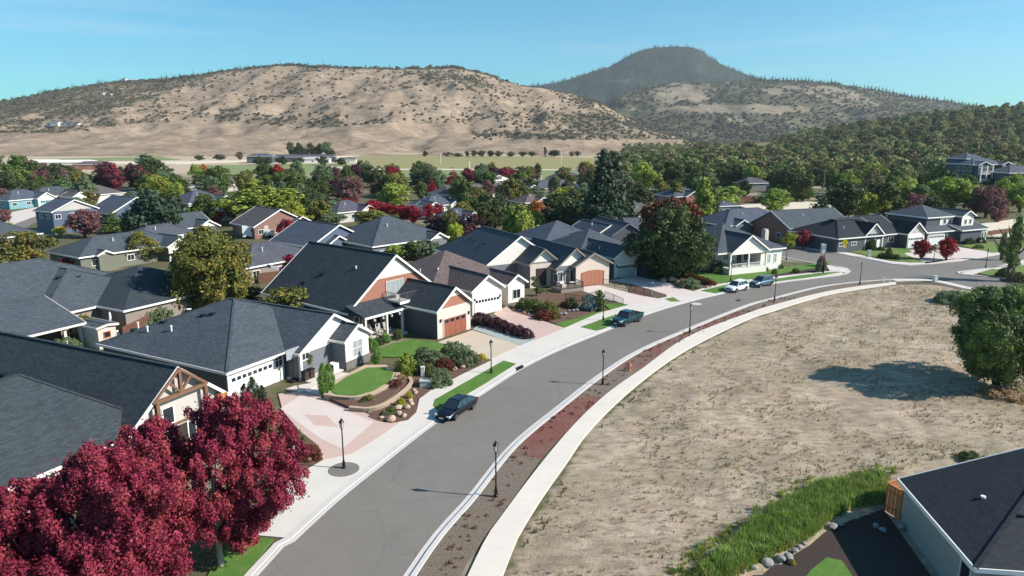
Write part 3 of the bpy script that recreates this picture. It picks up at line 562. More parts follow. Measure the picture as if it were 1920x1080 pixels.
def vegM(u, v, x, y, t, rg): return .78+(fbm(x*.004, y*.002, 3)-.5)*.7-ell(u, v, 1150, 152, 60, 4)*.3-ell(u, v, 1300, 130, 40, 14)*.25
hM = hill('mountain', [(900, 184), (960, 169), (990, 162), (1040, 156), (1085, 143), (1100, 137), (1140, 125), (1165, 110), (1180, 101), (1195, 95), (1215, 90), (1240, 88), (1265, 87), (1290, 89), (1306, 95), (1325, 110), (1350, 123), (1380, 135), (1410, 146), (1460, 156), (1550, 170), (1700, 195), (1900, 230)],
         3400, 4700, 6200, [(0, 0), (.3, .25), (.6, .55), (.85, .86), (1, 1)], 60, .002, mM, 900, 1900, 260, 80, vegM, seed=5)
def vegC(u, v, x, y, t, rg):
    d = np.ones_like(x)*(.9+(fbm(x*.02, y*.02, 3)-.5)*.6); d *= np.where(((u-1395)/75)**2+((v-275)/12)**2 < 1, 0., 1); return d
hC = hill('hill', [(1180, 300), (1240, 294), (1290, 284), (1360, 272), (1420, 268), (1470, 262), (1540, 252), (1600, 240), (1700, 226), (1800, 214), (1920, 205), (2200, 195), (2900, 190)],
         330, 1050, 1500, [(0, 0), (.15, .02), (.35, .14), (.6, .45), (.8, .75), (1, 1)], 10, .012, mC, 1170, 2900, 220, 90, vegC, seed=2)
ob = MB().blob((0, 0, .45), (1, 1, .62), 3, 1, .35); obm = ob.build('oak', M['L_oak']); C.objects.unlink(obm)
cb = D.objects.new('fir', CM['lodcone'].copy()); cb.data.transform(Matrix.Diagonal(Vector((.28, .28, 1, 1)))); cb.data.materials.clear(); cb.data.materials.append(M['L_conif'])
lowoak = proto('oak_tree', crown_mesh('c', 60, 'dome', 5, .42, 14, .4, .55), 'L_oak', (1, 1, 1.0))
# firs and oaks along the two crests, standing against the sky
def crest_pts(h, us_, seed):
    g = np.random.RandomState(seed); Xh, Yh, zh = h[1:4]; a = int(Xh.shape[0]*.75)-1; o = []
    for j in us_:
        i = a-g.randint(0, 5); o.append((Xh[i, j], Yh[i, j], zh[i, j]-.5))
    return o
g_ = np.random.RandomState(5); J = lambda h, ua, ub, u0, u1, n: (g_.uniform((ua-u0)/(u1-u0), (ub-u0)/(u1-u0), n)*(h[1].shape[1]-1)).astype(int)
scatter('scrub_oaks', pick(*hA[1:], 24000, 1, -.5, .05, 1.0), lowoak, 1., 4.2, 'scrub oaks dotted over the dry tan hill', 'scrub')
scatter('scrub_oaks', pick(*hB[1:], 24000, 2, -.6, .12, 1.0), lowoak, 2, 7, 'scrub oaks covering the spotted grey hill below the mountain', 'scrub')
fir = D.objects.new('fir_tree', crown_mesh('c', 45, 'cone', 6, .26, 16, .34, 1.5)); fir.data.transform(Matrix.Diagonal(Vector((.32, .32, 1, 1)))); fir.data.materials.clear(); fir.data.materials.append(M['L_conif'])
scatter('crest_firs', crest_pts(hM, J(hM, 960, 1420, 900, 1900, 170), 9), fir, 8, 34, 'firs along the skyline of the pointed mountain', 'forest')
scatter('fir_forest', pick(*hM[1:], 9000, 3, -1, .1, .8), fir, 12, 26, 'dark fir forest covering the pointed mountain', 'forest')
scatter('crest_firs', crest_pts(hA, np.concatenate([J(hA, -200, 480, -650, 1400, 230), J(hA, 480, 980, -650, 1400, 60)]), 1), fir, 6, 19, 'firs and pines along the crest of the tan hill against the sky', 'forest')
scatter('crest_oaks', crest_pts(hA, J(hA, -200, 980, -650, 1400, 420), 2), lowoak, 3, 8, 'round oaks along the crest of the tan hill against the sky', 'scrub')
scatter('crest_firs', crest_pts(hB, J(hB, 1400, 2000, 850, 2900, 420), 3), fir, 10, 24, 'firs along the long right shoulder below the mountain', 'forest')
woodt = proto('wood_tree', CM['lod0'], 'L_wood', (.55, .55, .95)); woodt2 = proto('wood_tree', CM['lod1'], 'L_green', (.5, .5, 1.0)); woodt3 = proto('wood_tree', CM['lod1'], 'L_olive', (.5, .5, .9))
scatter('hillside_wood', pick(*hC[1:], 2600, 4, -1, .1), woodt, 8, 14, 'dense oak wood covering the slope on the right', 'wood')
scatter('hillside_wood', pick(*hC[1:], 1500, 5, -1, .1), woodt2, 7, 13, 'darker evergreen trees mixed through the right hand wood', 'wood')
scatter('hillside_wood', pick(*hC[1:], 450, 6, -1, .1), woodt3, 6, 11, 'lighter olive trees mixed through the right hand wood', 'wood')
# fields at the foot of the hills
def fieldm(name, a, b, row=6., ang=0):
    t = NT(name); v = t.world(); mp = t.n('ShaderNodeMapping'); mp.inputs['Rotation'].default_value = (0, 0, ang); t.l(v, mp.inputs[0]); sp = t.n('ShaderNodeSeparateXYZ'); t.l(mp.outputs[0], sp.inputs[0])
    f = t.math('FRACT', t.math('DIVIDE', sp.outputs[0], row)); n = t.noise(v, .02, 5, .6); n2 = t.noise(v, .4, 4, .7)
    c = t.mix(n, a, b); c = t.mix(t.math('MULTIPLY', t.math('GREATER_THAN', f, .5), .35), c, dark(a, .7)); t.base(t.mix(t.math('MULTIPLY', n2, .4), c, dark(b, .8))); t.set(Roughness=1); return t.m
M['vine'] = fieldm('vineyard_rows', S(140, 134, 84), S(158, 146, 100), 7, .5); M['vine2'] = fieldm('green_crop', S(118, 132, 82), S(140, 146, 96), 5, -.8); M['track'] = plain('pale_track', S(214, 200, 178), .9, .1, .05)
for i, (pts, m, n_) in enumerate((([(640, 292), (700, 289), (1120, 296), (1150, 318), (900, 316), (640, 316)], 'vine', 'vineyard'), ([(640, 319), (1150, 320), (1170, 340), (900, 345), (600, 338)], 'vine2', 'meadow'), ([(60, 299), (300, 293.5), (340, 300), (60, 303)], 'vine2', 'meadow'),
      ([(380, 310), (650, 307), (660, 325), (380, 330)], 'vine2', 'meadow'), ([(0, 305), (320, 303), (460, 300), (470, 303), (330, 308), (0, 309)], 'track', 'farm_track'), ([(560, 300), (640, 291), (690, 289), (690, 292), (640, 295), (590, 303)], 'track', 'farm_track'), ([(600, 312), (700, 317.5), (1160, 319), (1160, 320.5), (700, 319.5), (600, 315)], 'track', 'farm_track'), ([(1290, 300), (1350, 296), (1380, 306), (1400, 318), (1330, 322)], 'vine2', 'meadow'), ([(1380, 388), (1500, 380), (1560, 384), (1560, 402), (1440, 404)], 'track', 'farm_track'), ([(1780, 432), (1900, 415), (2000, 420), (1960, 450), (1850, 448)], 'track', 'farm_track'))):
    sheet(n_, PL(pts), .12+i*.06, M[m], .3)

# ------------------------------------------------------------ haze
q = MB().box(-6500, 6500, -60, 6800, -9, 760); q.f = [tuple(f) for f in q.f]
hz = q.build('haze', [], None); tag(hz, 'thin bluish haze over the valley and hills', 'haze', None, 'stuff')
hm = D.materials.new('haze'); hm.use_nodes = True; hm.node_tree.nodes.clear(); o_ = hm.node_tree.nodes.new('ShaderNodeOutputMaterial'); pv = hm.node_tree.nodes.new('ShaderNodeVolumePrincipled')
pv.inputs['Density'].default_value = .00006; pv.inputs['Color'].default_value = (.86, .93, 1, 1); pv.inputs['Anisotropy'].default_value = .2; hm.node_tree.links.new(pv.outputs[0], o_.inputs['Volume']); hz.data.materials.append(hm)

# ------------------------------------------------------------ houses
class House:
    def __init__(s, label, o, ang, roof='slate', wall='w_grey', trim='white', group=None, name='house', zb=0.):
        s.e = empty(name, (o[0], o[1], zb), R(ang-90)); tag(s.e, label, 'house', group); s.roof, s.wl, s.trim = roof, wall, trim
    def wing(s, x0, x1, y0, y1, z, sl=.5, ax='x', ends='gg', wall=None, roof=None, oh=.45, zb=-.05, gw=None, th=.16, walls=True, trim=None, fas=True):
        """roof outline x0..x1, y0..y1 at eave height z; ax = direction of the ridge; ends = gable or hip at the low and high end"""
        wall = wall or s.wl; roof = roof or s.roof; sw = ax == 'y'
        a0, a1, b0, b1 = (y0, y1, x0, x1) if sw else (x0, x1, y0, y1); hw = (b1-b0)/2; bm_ = (b0+b1)/2
        if ends == 'hh' and a1-a0 < 2*hw: hw_in = (a1-a0)/2*.999
        else: hw_in = hw
        zr = z+sl*hw; r0 = a0+(hw_in if ends[0] == 'h' else 0); r1 = a1-(hw_in if ends[1] == 'h' else 0)
        q = lambda a, b, z_: Vector((b, a, z_)) if sw else Vector((a, b, z_))
        e = [q(a0, b0, z), q(a1, b0, z), q(a1, b1, z), q(a0, b1, z)]; r = [q(r0, bm_, zr), q(r1, bm_, zr)]
        tops = [[e[0], e[1], r[1], r[0]], [e[2], e[3], r[0], r[1]]]
        if ends[0] == 'h': tops.append([e[3], e[0], r[0]])
        if ends[1] == 'h': tops.append([e[1], e[2], r[1]])
        m = MB(); dz = Vector((0, 0, -th))
        for f in tops:
            f = [p for i, p in enumerate(f) if (p-f[i-1]).length > .01]
            n = (f[1]-f[0]).cross(f[2]-f[1])
            if n.z < 0: f = f[::-1]
            m.rface(f); m.face([p+dz for p in f][::-1])
            for i in range(len(f)):
                A, B = f[i], f[(i+1) % len(f)]
                if not (A in r and B in r): m.face([A, A+dz, B+dz, B])
        m.build('roof', [M[roof]], s.e)
        if fas:
            g = MB(); per = []
            if ends[0] == 'h': per.append((e[3], e[0]))
            else: per += [(e[3], r[0]), (r[0], e[0])]
            if ends[1] == 'h': per.append((e[1], e[2]))
            else: per += [(e[1], r[1]), (r[1], e[2])]
            per += [(e[0], e[1]), (e[2], e[3])]; cen = q((a0+a1)/2, bm_, z)
            for A, B in per:
                d = (B-A).normalized(); o_ = Vector((d.y, -d.x, 0)); mid = (A+B)/2
                if o_.length < .1: continue
                o_.normalize(); out_ = mid-cen; out_.z = 0; o_ = o_ if o_.dot(out_) > 0 else -o_
                up = d.cross(o_); up = up if up.z > 0 else -up
                g.obox(mid+o_*.03-up*.11+up*.02, d*((B-A).length/2+.02), o_*.035, up*.13)
            g.build('fascia', M[trim or s.trim], s.e)
            if ends != 'hh' or hw_in == hw and a1-a0 > 2*hw+.5:
                for en_, ea_, rr_ in ((ends[0], (e[0], e[3]), r[0]), (ends[1], (e[1], e[2]), r[1])):
                    if en_ == 'h':
                        for p_ in ea_: MB().bar(p_+Vector((0, 0, .02)), rr_+Vector((0, 0, .02)), .26, .06).build('hip_cap', M[roof], s.e)
                MB().bar(r[0]+Vector((0, 0, .02)), r[1]+Vector((0, 0, .02)), .3, .07).build('ridge_cap', M[roof], s.e)
        if walls:
            wz = z+sl*oh-th-.02; ia, ib = oh if True else 0, oh
            c0, c1 = a0+oh, a1-oh; d0, d1 = b0+oh, b1-oh; m = MB()
            A = q(c0, d0, 0); B = q(c1, d1, 0); m.box(min(A.x, B.x), max(A.x, B.x), min(A.y, B.y), max(A.y, B.y), zb, wz); m.build('wall', M[wall], s.e)
            for k, (en, c, inn) in enumerate(((ends[0], c0, .2), (ends[1], c1, -.2))):
                if en == 'g':
                    t = MB(); top = zr-th-.03; w_ = hw-oh; zz = wz+.002
                    p1 = [q(c, bm_-w_, zz), q(c, bm_+w_, zz), q(c, bm_, top-0)]; p2 = [q(c+inn, bm_-w_, zz), q(c+inn, bm_+w_, zz), q(c+inn, bm_, top)]
                    t.face(p1); t.face(p2[::-1]); t.face([p1[0], p1[2], p2[2], p2[0]]); t.face([p1[1], p2[1], p2[2], p1[2]]); t.face([p1[0], p2[0], p2[1], p1[1]])
                    t.build('gable_wall', M[gw or wall], s.e)
        return s
    def slab(s, face, X, c, z, w_, h, d0, d1):
        a, b = c-w_/2, c+w_/2
        if face == 'x+': return (X+d0, X+d1, a, b, z, z+h)
        if face == 'x-': return (X-d1, X-d0, a, b, z, z+h)
        if face == 'y+': return (a, b, X+d0, X+d1, z, z+h)
        return (a, b, X-d1, X-d0, z, z+h)
    def win(s, face, X, c, z, w_=1.2, h=1.2, nx=2, ny=1, frame='white', glass='glass', name='window', fw=.09):
        f = MB(); 
        for (cc, zz, ww, hh) in ((c-w_/2+fw/2, z, fw, h), (c+w_/2-fw/2, z, fw, h), (c, z, w_-2*fw, fw), (c, z+h-fw, w_-2*fw, fw)): f.box(*s.slab(face, X, cc, zz, ww, hh, .0, .07))
        for i in range(1, nx): f.box(*s.slab(face, X, c-w_/2+w_*i/nx, z+fw, fw*.5, h-2*fw, .0, .05))
        for i in range(1, ny): f.box(*s.slab(face, X, c, z+h*i/ny, w_-2*fw, fw*.5, .0, .048))
        o = f.build(name, M[frame], s.e)
        for i in range(nx):
            g = MB(); g.box(*s.slab(face, X, c-w_/2+w_*(i+.5)/nx, z+fw*.9, w_/nx-fw*.5, h-fw*1.8, .004, .03)); g.build('pane', M[glass], o)
        return o
    def door(s, face, X, c, z=0., w_=1., h=2.1, m='d_dark'):
        o = MB().box(*s.slab(face, X, c, z, w_, h, .003, .06)).build('door', M[m], s.e)
        MB().box(*s.slab(face, X, c+w_*.38, z+1, .06, .14, .061, .12)).build('handle', M['black'], o); return o
    def garage(s, face, X, c, z=0., w_=4.9, h=2.2, m='d_white', lites=True, rows=4, cols=8, frame='white', arch=False):
        o = MB().box(*s.slab(face, X, c, z, w_, h, .003, .03)).build('garage_door', M[m], s.e)
        for r_ in range(rows):
            for k in range(cols):
                pw, ph = w_/cols, h/rows; lit = lites and r_ == rows-1
                MB().box(*s.slab(face, X, c-w_/2+pw*(k+.5), z+ph*r_+.04, pw*(.84 if not lit else .7), ph-(.07 if not lit else .2), .031, .055)).build('pane' if lit else 'panel', M['glass' if lit else m], o)
        f = MB()
        for (cc, zz, ww, hh) in ((c-w_/2-.08, z, .14, h+.14), (c+w_/2+.08, z, .14, h+.14), (c, z+h, w_, .14)): f.box(*s.slab(face, X, cc, zz, ww, hh, .002, .09))
        f.build('door_trim', M[frame], s.e); return o
    def box(s, name, b, m): return MB().box(*b).build(name, M[m], s.e)
    def post(s, x, y, z0, z1, w_=.2, m='white'): return MB().box(x-w_/2, x+w_/2, y-w_/2, y+w_/2, z0, z1).build('post', M[m], s.e)
    def vent(s, x, y, z, h=.7, kind='pipe'):
        if kind == 'pipe': MB().lathe([(.09, -.3), (.09, h), (.14, h), (.14, h+.12), (0, h+.12)], 8, (x, y, z)).build('vent_pipe', M['pvc'], s.e)
        else: MB().box(x-.22, x+.22, y-.22, y+.22, z-.25, z+.14).box(x-.27, x+.27, y-.27, y+.27, z+.14, z+.2).build('roof_vent', M['black'], s.e)
    def rail(s, pts, z, h=1., m='black', name='railing', parent=None):
        g = MB()
        for a, b in zip(pts, pts[1:]):
            a, b = Vector((*a, z)), Vector((*b, z)); n = max(1, int((b-a).length/.16)); g.bar(a+Vector((0, 0, h)), b+Vector((0, 0, h)), .06); g.bar(a+Vector((0, 0, .1)), b+Vector((0, 0, .1)), .04)
            for i in range(n+1): p = a.lerp(b, i/n); g.bar(p, p+Vector((0, 0, h)), .05 if i % 8 == 0 else .025)
        return g.build(name, M[m], s.e)

M['w_mgrey'] = siding('mid_grey_siding', S(160, 155, 149))  # one even mid grey siding
# H1 house with the timber truss gable, lower left
h = House('dark shingled house with an exposed timber truss in its front gable, behind the red maples', (-29.02, 45.3), 65, 'slate2', 'w_pgrey')
h.wing(-26, -.1, 1.84, 12, 3, .82, 'x', 'gg', gw='w_pgrey', oh=.5, fas=True)
h.wing(-13.2, -.6, -16, 5.5, 2.96, .80, 'y', 'gh', oh=.5)
tr = MB(); X1 = .0; L0, R0, AP = Vector((X1, 2.3, 3.2)), Vector((X1, 11.5, 3.2)), Vector((X1, 6.92, 7.1))
for a, b, k in ((Vector((X1, 4.6, 5.0)), Vector((X1, 9.3, 5.0)), .26), (Vector((X1, 6.92, 5.0)), AP, .24), (Vector((X1, 6.92, 5.1)), Vector((X1, 5.9, 6.2)), .18), (Vector((X1, 6.92, 5.1)), Vector((X1, 7.95, 6.2)), .18), (Vector((X1, 4.4, 5.0)), Vector((X1, 6.92, 7.02)), .2), (Vector((X1, 9.45, 5.0)), Vector((X1, 6.92, 7.02)), .2)):
    MB().bar(a, b, k).build('truss_beam', M['timber'], h.e)
for y in (4.7, 9.2): h.post(X1, y, 0, 4.9, .28, 'timber')
h.win('x+', -.6, 6.0, 2.6, 1.1, 1.5, 1); h.win('x+', -.6, 8.4, .6, 1.6, 1.6); h.box('trim_board', (-.598, -.54, 2.4, 11.4, 2.32, 2.55), 'timber'); h.box('trim_board', (-.597, -.54, 4.9, 5.05, .2, 4.9), 'timber')
h.door('x+', -.6, 7.1, .1); h.box('porch_roof', (-.6, 1.2, 3.0, 4.9, 3.35, 3.5), 'blackroof'); h.win('x+', -1.1, -4, 1, 1.8, 1.4); h.win('x+', -1.1, -9, 1, 1.8, 1.4)
h.box('timber_panel', (-.5, .1, 10.6, 11.3, 2.4, 3.6), 'wood')
for x, y, z_ in ((-18, 4, 4.7), (-16.4, 3.4, 4.3)): h.vent(x, y, z_, .3, 'box')

# H2 white house with the three car garage
h = House('white house with a broad slate hip roof, three car garage door and stone skirting', (-26.8, 61.8), 62, 'slate', 'w_white')
h.wing(-20.2, 0, 0, 19.4, 3, .415, 'x', 'hh', wall='w_dark')
h.wing(-12, 1.9, 7.37, 18.1, 3.03, .565, 'x', 'gg', wall='w_grey', gw='w_white')
h.wing(-1, 3.75, 12.1, 16.7, 3.3, .62, 'x', 'gg', wall='w_grey', gw='w_white', oh=.35)
h.box('front_cladding', (-.45, -.42, .3, 7.4, 0, 3.0), 'w_white'); h.garage('x+', -.42, 3.3, .05, 5.2, 2.25); h.box('trim_board', (-.44, -.3, .28, .52, 0, 2.9), 'white')
h.box('front_cladding', (3.402, 3.45, 12.5, 16.3, .9, 3.4), 'w_white'); h.box('stone_skirting', (3.402, 3.52, 12.45, 16.35, 0, .9), 'stone')
h.win('x+', 3.45, 14.4, 1.1, 1.7, 1.9, 2, 2, glass='glass_pale'); h.win('x+', -.42, 6.7, 1.5, 1.1, 1.5, 2, 2); h.win('x+', 1.45, 8.6, 2.0, 1.1, .9)
h.box('porch_beam', (.9, 1.5, 7.9, 12.3, 2.75, 3.1), 'white'); h.post(1.4, 7.95, 0, 3, .28); h.box('porch_floor', (-.4, 3.2, 7.6, 12.3, -.02, .14), 'concrete')
for x, y, k in ((-12.5, 3.6, 'pipe'), (-15.5, 2.9, 'pipe'), (-17.5, 3.2, 'pipe')): h.vent(x, y, 3+.415*min(y, 9.7), .5, k)
for x, y in ((-11, 6.5), (-10, 6.9), (-15, 4.6), (-17.6, 2.7)): h.vent(x, y, 3+.415*y, .3, 'box')
MB().lathe([(.3, 0), (.3, .05), (0, .1)], 10, (-14, 7, 5.95)).build('roof_vent', M['pvc'], h.e)

# H3 brick red gable and balcony
h = House('dark roofed house with a tall brick red gable, balcony and orange wood garage door', (-9.2, 82.1), 52, 'slate2', 'w_dark')
h.wing(-26.5, -8.2, -7.1, 9.5, 3.6, .74, 'x', 'gg', wall='w_dark', gw='w_red', oh=.4)
h.wing(-12, 0, 0, 7.0, 3.62, .74, 'x', 'gg', wall='w_dark', gw='w_red', oh=.4)
g_z = lambda y, ze, y0: ze+.74*(y-y0)
def gable_top(h, X, yc, zb, hw_at, m='w_cream', hh=None):
    t = MB(); a = hw_at; zt = zb+.74*a
    p = [Vector((X, yc-a, zb)), Vector((X, yc+a, zb)), Vector((X, yc, zt))]; q_ = [v+Vector((.05, 0, 0)) for v in p]
    t.face(q_); t.face(p[::-1]); t.face([p[0], p[1], q_[1], q_[0]]); t.face([p[1], p[2], q_[2], q_[1]]); t.face([p[2], p[0], q_[0], q_[2]]); t.build('gable_panel', M[m], h.e)
gable_top(h, -8.597, 1.2, 7.0, 3.2); h.box('trim_board', (-8.56, -8.5, -2.1, 4.5, 6.9, 7.1), 'w_pink'); gable_top(h, -.397, 3.5, 5.0, 1.2)
h.box('front_cladding', (-.398, -.36, .42, 6.58, 0, 3.72), 'w_pink'); h.garage('x+', -.36, 3.6, .03, 4.1, 2.3, 'd_wood', True, 4, 4, 'w_pink')
for y in (.95, 6.2): h.box('wall_lamp', (-.36, -.2, y-.1, y+.1, 2.1, 2.5), 'black')
pr = MB(); a_, b_, c_, d_ = Vector((-8.56, -7.1, 4.5)), Vector((-5.6, -6.6, 3.35)), Vector((-5.6, .9, 3.35)), Vector((-8.56, .9, 4.5))
pr.rface([d_, a_, b_, c_]); pr.face([v-Vector((0, 0, .15)) for v in (a_, d_, c_, b_)]); pr.rface([a_, Vector((-8.56, -7.1, 3.5)), b_]); pr.build('porch_roof', M['slate2'], h.e)
h.box('porch_beam', (-5.66, -5.54, -6.6, .9, 3.1, 3.36), 'white'); h.box('porch_floor', (-8.6, -5.2, -6.7, 0, -.02, .3), 'concrete')
for y in (-6.4, -3.0, -.4): h.post(-5.75, y, .3, 3.15, .24, 'w_cream')
for y in (-5.4, -4.1, -1.9): h.win('x+', -8.6, y, .6, .9, 2.3, 1, 1, 'w_cream')
h.door('x+', -8.6, -3.0, .3, 1, 2.2)
h.win('x+', -8.56, 1.1, 4.35, 3.1, 2.1, 4, 1, 'w_pink', 'glass_pale', 'balcony_window')
h.box('balcony_deck', (-8.55, -5.5, -.9, 3.6, 4.05, 4.25), 'w_cream'); h.box('fascia', (-5.49, -5.4, -1.0, 3.7, 3.95, 4.2), 'white')
h.rail([(-8.4, -.8), (-5.6, -.8), (-5.6, 3.4), (-8.4, 3.5)], 4.25, 1.0, 'chrome'); 
h.box('balcony_seat', (-7.6, -6.9, 2.0, 2.7, 4.26, 4.7), 'w_pgrey'); h.box('balcony_seat', (-7.9, -7.4, .2, .8, 4.26, 4.75), 'w_pgrey')
for x, y in ((-18, -3), (-20, -4.6), (-13, -1.5)): h.vent(x, y, 3.6+.74*(y+7.1), .25, 'box' if x < -15 else 'pipe')
for y in (-5.0, -3.6, -2.2, -.9):
    MB().lathe([(0, -.2), (.14, -.12), (.14, .12), (0, .2)], 8, (-5.7, y, 2.75)).build('hanging_lantern', M['lantern'], h.e)

# H4 brown roof
h = House('brown roofed white house with two stepped front gables and a wide garage door', (-5.6, 93.2), 40, 'brown', 'w_cream')
h.wing(-20.5, -5.2, -3.4, 12.6, 3.35, .5, 'x', 'hh')
h.wing(-14, 0, 0, 6.1, 3.6, .66, 'x', 'gg', oh=.4, gw='w_white'); h.wing(-9, -1.1, 7.4, 11.4, 3.4, .66, 'x', 'gg', oh=.4, gw='w_white')
h.box('front_cladding', (-.398, -.37, .45, 5.65, 0, 3.6), 'w_white'); h.garage('x+', -.37, 3.05, .03, 4.3, 2.3); h.box('front_cladding', (-1.498, -1.47, 7.85, 10.95, .4, 3.4), 'w_white'); h.box('stone_skirting', (-1.497, -1.4, 7.8, 11, 0, .5), 'stone')
h.win('x+', -1.46, 9.4, 1, 1.6, 1.5); h.win('y-', 7.8, -3.5, 1, 1.2, 1.4)
h.win('y-', .4, -4, 1.2, 1.2, 1.2)
for y in (.8, 5.3): h.box('wall_lamp', (-.37, -.22, y-.09, y+.09, 2.1, 2.5), 'black')
h.vent(-12, -.6, 4.7, .35); h.vent(-9, .6, 5.2, .3)

# H5 big dark roof, arched tan garage
h = House('big charcoal roofed house with staggered gables and an arched tan garage door', (10.2, 113.1), 28, 'slate', 'w_grey')
h.wing(-28, -6.2, -13.6, .6, 3.35, .68, 'x', 'hg', gw='w_white', oh=.5)
h.wing(-16, -1.7, -7.6, -1.3, 4.0, .78, 'x', 'gg', gw='w_white', oh=.55, trim='w_taupe'); h.wing(-14, .2, -3.6, 4.4, 3.3, .80, 'x', 'gg', gw='w_white', oh=.6, trim='w_taupe')
h.wing(-9, 1.1, -.4, 7.3, 3.6, .52, 'x', 'gg', gw='w_pink', wall='w_grey', oh=.5, trim='w_taupe')
h.box('front_cladding', (.602, .64, .1, 6.8, 0, 3.7), 'w_pink')
g = h.garage('x+', .64, 3.45, .03, 4.3, 2.2, 'd_tan', False, 4, 5, 'd_tan')
ar = MB(); ar.face([Vector((.69, 3.45+2.15*math.cos(t_), 2.2+.45*math.sin(t_))) for t_ in np.linspace(0, math.pi, 12)]); ar.build('door_arch', M['d_tan'], h.e)
h.box('front_cladding', (-2.248, -2.2, -7.0, -1.8, 0, 4.0), 'w_pink'); h.door('x+', -2.2, -4.9, .3, 1.6, 2.7); h.box('entry_shade_slab', (-2.2, -2.15, -5.9, -3.9, .2, 3.2), 'd_dark')  # shade of the entry hollow is put in as a dark flat slab
h.win('x+', -.4, -2.4, 1.0, 1.2, 1.7, 2); h.win('x+', -.4, -.95, .8, .8, 2.1, 1, frame='w_pink') ; h.win('x+', -.4, -.1, .8, .7, 2.1, 1, frame='w_pink')
h.win('y-', -3.0, -.6, 1.0, 1.4, 1.4, 2); h.win('y-', -13.1, -12, 1.2, 1.6, 1.2); h.box('terrace', (.4, 3.6, -4.6, -.2, -.05, .6), 'w_taupe'); h.rail([(.6, -4.5), (3.5, -4.5), (3.5, -.3), (.6, -.3)], .6, .95)
MB().box(1.2, 2, -3.4, -2.6, .6, 1.05).box(1.2, 1.3, -3.4, -2.6, 1.05, 1.5).build('terrace_chair', M['w_cream'], h.e); MB().lathe([(.05, 0), (.05, .7), (.5, .7), (.5, .76), (0, .76)], 10, (2.2, -1.6, .6)).build('terrace_table', M['w_cream'], h.e)
for x in (-18, -20, -14): h.vent(x, -9.5, 6.0, .3, 'box')

# H6
h = House('small grey roofed house with a cream gable garage beside the spreading dark tree', (17.75, 119.3), 28, 'slate', 'w_grey')
h.wing(-13, 0, 0, 6.0, 3.6, .62, 'x', 'gg', gw='w_cream', oh=.45); h.box('front_cladding', (-.448, -.4, .5, 5.55, 0, 3.7), 'w_cream'); h.garage('x+', -.4, 3.1, .03, 4.1, 2.2, 'd_grey')
h.wing(-22, -8, -2, 12, 3.3, .5, 'y', 'hh', wall='w_grey'); h.wing(-8.5, .8, 5.8, 11, 2.9, .3, 'y', 'gg', wall='w_dark', roof='taupe', oh=.4); h.win('x+', .4, 8.5, .8, 1.4, 1.5)
for y in (.9, 5.2): h.box('wall_lamp', (-.4, -.25, y-.09, y+.09, 2, 2.4), 'black')
h.vent(-6, 1.2, 4.4, .4); h.vent(-9, 2.0, 4.9, .4, 'box')
h = House('grey hip roofed house with white gables behind the staggered gables', P(1090, 478).to_tuple(), 26, 'bluegrey', 'w_grey')
h.wing(-14, 0, -9, 5, 3.2, .5, 'x', 'hh'); h.wing(-4, 3, -3.5, 3, 3.3, .5, 'x', 'hg'); h.wing(-10, 1.5, 3, 9.5, 4.4, .55, 'x', 'gg', gw='w_white'); h.win('x+', 2.6, -.5, 1, 1.6, 1.3); h.win('y-', -8.5, -6, 1.2, 1.4, 1.2); h.vent(-4, 5, 5.6, .4)
h = House('dark blue grey house with cross gables half hidden by the spreading dark tree', P(1205, 478).to_tuple(), 20, 'grey', 'w_dark')
h.wing(-13, 1, -8, 0, 4.6, .6, 'x', 'gg', trim='w_grey'); h.wing(-10, -1, -2, 10, 5, .5, 'y', 'gg', gw='w_white', trim='w_grey'); h.wing(-3, 4, -6, 0, 3.2, .6, 'x', 'gg', trim='w_grey'); h.win('y-', -7.5, -4, 1.2, 1.6, 1.4)

# H9 white cottage with porch
h = House('white cottage with a deep front porch, triangular white gable and grey hip roof', (38.76, 122.82), 25, 'slate', 'w_white')
h.wing(-16.5, .2, -2.6, 13.9, 4.1, .5, 'x', 'hh', wall='w_pgrey', oh=3.0, walls=False); h.box('wall', (-13, -.3, 8.2, 13.4, -.05, 4.2), 'w_white'); h.box('wall', (-13, -2.9, 0, 8.19, -.05, 4.6), 'w_pgrey')
h.wing(-8, 1.2, -.2, 8.9, 4.15, .66, 'x', 'gg', gw='w_white', walls=False, oh=.4)
t = MB(); t.face([Vector((.8, .3, 4.2)), Vector((.8, 8.4, 4.2)), Vector((.8, 4.35, 6.85))]); t.face([Vector((.7, .3, 4.2)), Vector((.7, 4.35, 6.85)), Vector((.7, 8.4, 4.2))]); t.face([Vector((.7, .3, 4.2)), Vector((.7, 8.4, 4.2)), Vector((.8, 8.4, 4.2)), Vector((.8, .3, 4.2))]); t.build('gable_wall', M['w_white'], h.e)
h.box('porch_beam', (.5, .85, -.2, 8.9, 3.75, 4.19), 'white'); h.box('porch_beam', (-3, .5, -.2, .1, 3.7, 4.0), 'white')
for y in (.05, 4.3, 8.5): h.post(.7, y, 1.3, 3.8, .26)
h.post(-2.9, -.1, 1.0, 3.8, .24); h.box('porch_base', (-2.9, .78, -.1, 8.7, -.05, 1.25), 'w_white'); 
h.rail([(.65, .2), (.65, 8.5)], 1.25, .75, 'white'); h.win('x+', -2.9, 2.2, 2.0, 1.5, 1.3, 2); h.door('x+', -2.9, 5.4, 1.3, 1, 2.1); h.win('x+', -2.9, 7, 1.7, 1.2, 1.9, 2, frame='w_cream')
h.win('x+', -.3, 10.3, 1.4, .7, 1.7, 1, 2, glass='glass_pale'); h.win('x+', -.3, 11.8, 1.4, .7, 1.7, 1, 2, glass='glass_pale'); h.win('y-', 0, -5, 1.6, 1.4, 1.6)
